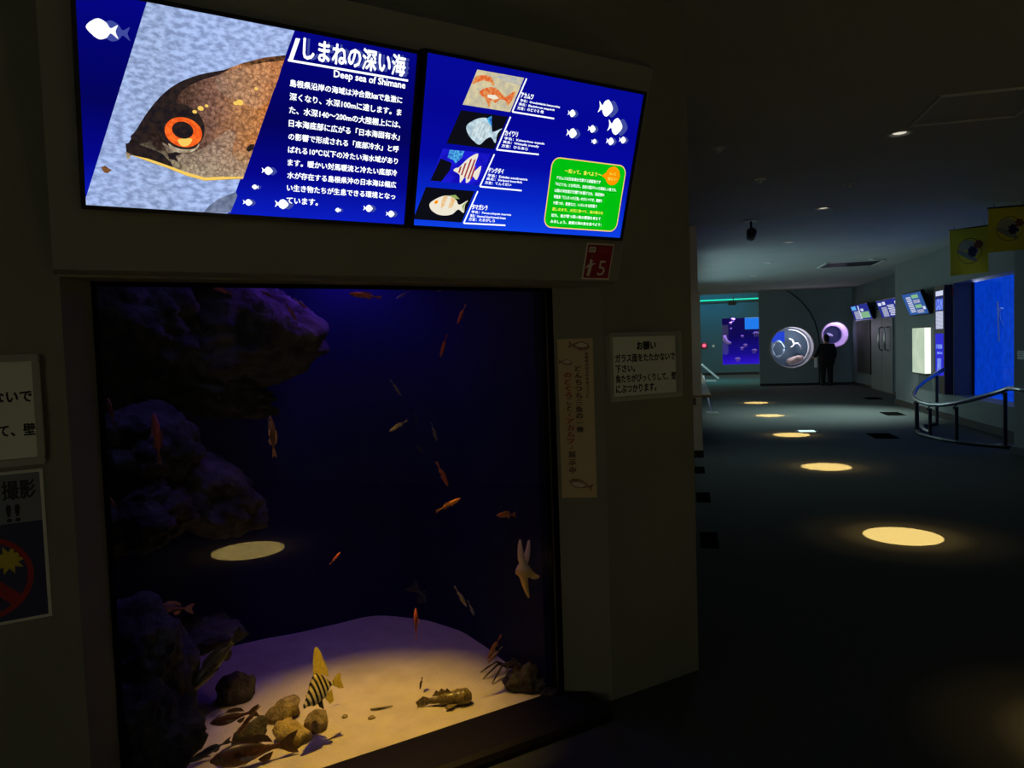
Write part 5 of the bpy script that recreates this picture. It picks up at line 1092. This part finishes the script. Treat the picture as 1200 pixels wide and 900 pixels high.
# ================================================================== LEFT SIDE FITTINGS AND FLOOR
p = hit_f(COR, 822, 461.5, 1, 9.9); t = thing('wall_handrail', 'wooden handrail ledge on the left wall end beyond the pillar', 'handrail', COR @ T(.157, 9.73, p.z))
MB().box(-.16, .115, -.02, 6.5, -.035, .0, 0, .008).build('rail', M_WOOD, t); MB().box(-.115, -.075, -.03, -.015, -.13, -.035).build('bracket', M_IRON, t)
sf = hit_f(COR, 834, 484, 2, 0); t = thing('sign_stand', 'slanted black sign panel with white edge on a thin stand by the left wall', 'sign stand', COR @ T(sf.x, sf.y, 0))
MB().box(-.12, .14, -.14, .14, 0, .02, 0, .006).build('base', M_METAL, t); MB().tube([(0, 0, .02), (-.08, 0, .40), (-.14, 0, .78)], .016, 8).build('pole', M_METAL, t)
pn = MB(); R9 = Matrix.Translation((-.02, 0, .85)) @ Matrix.Rotation(radians(42), 4, 'Y'); q = MB().box(-.20, .20, -.26, .26, 0, .02, 0, .005); q.v = [tuple(R9 @ Vector(v)) for v in q.v]; q.build('panel', M_DARK, t)
q = MB()
for e in ((-.215, .215, -.28, -.26), (-.215, .215, .26, .28), (-.215, -.20, -.28, .28), (.20, .215, -.28, .28)): q.box(e[0], e[1], e[2], e[3], -.006, .028)
q.v = [tuple(R9 @ Vector(v)) for v in q.v]; q.build('edge_frame', M_WHITE, t)
q = MB(); q.box(-.14, .10, -.2, .2, .66, .68, 0, .004); q.build('shelf', M_WHITE, t)
# floor grilles
def floor_grille(label, x, y, wx, wy, bars, group):
    p = hit_f(COR, x, y, 2, 0); t = thing('floor_grille', label, 'floor grille', COR @ T(p.x, p.y, 0), group)
    fr_ = MB(); e = .012
    for q in ((-wx, wx, wy-e, wy), (-wx, wx, -wy, -wy+e), (-wx, -wx+e, -wy, wy), (wx-e, wx, -wy, wy)): fr_.box(q[0], q[1], q[2], q[3], 0, .006)
    fr_.build('frame', M_SLOT, t); sl = MB(); sl.box(-wx+e, wx-e, -wy+e, wy-e, 0, .001)
    for k in range(bars): xx = -wx+(k+.5)*2*wx/bars; sl.box(xx-.008, xx+.008, -wy+e, wy-e, .001, .005)
    sl.build('slats', M_SLOT, t)
for l, x, y in (('dark floor grille nearest the curved handrail', 1034, 511), ('dark floor grille in the pale lit floor patch', 1046, 485), ('dark floor grille by the recessed wall', 1023, 467)): floor_grille(l, x, y, .16, .30, 9, 'square floor grilles on the right')
for l, x, y in (('pair of floor slots nearest the camera along the left wall', 831, 633), ('middle pair of floor slots along the left wall', 824, 583), ('farthest pair of floor slots along the left wall', 819, 551)): floor_grille(l, x, y, .065, .22, 2, 'slotted floor grilles along the left wall')
p = hit_f(COR, 945.5, 505.8, 2, 0); t = thing('floor_light', 'small bright white light set in the floor beside the third light pool', 'floor light', COR @ T(p.x, p.y, 0))
MB().box(-.17, .17, -.13, .13, 0, .008, 0, .003).build('frame', M_IRON, t); MB().box(-.12, .12, -.11, .11, .008, .011).build('lens', glow('floor_lens', (.75, 1.0, .95), 1.1), t)
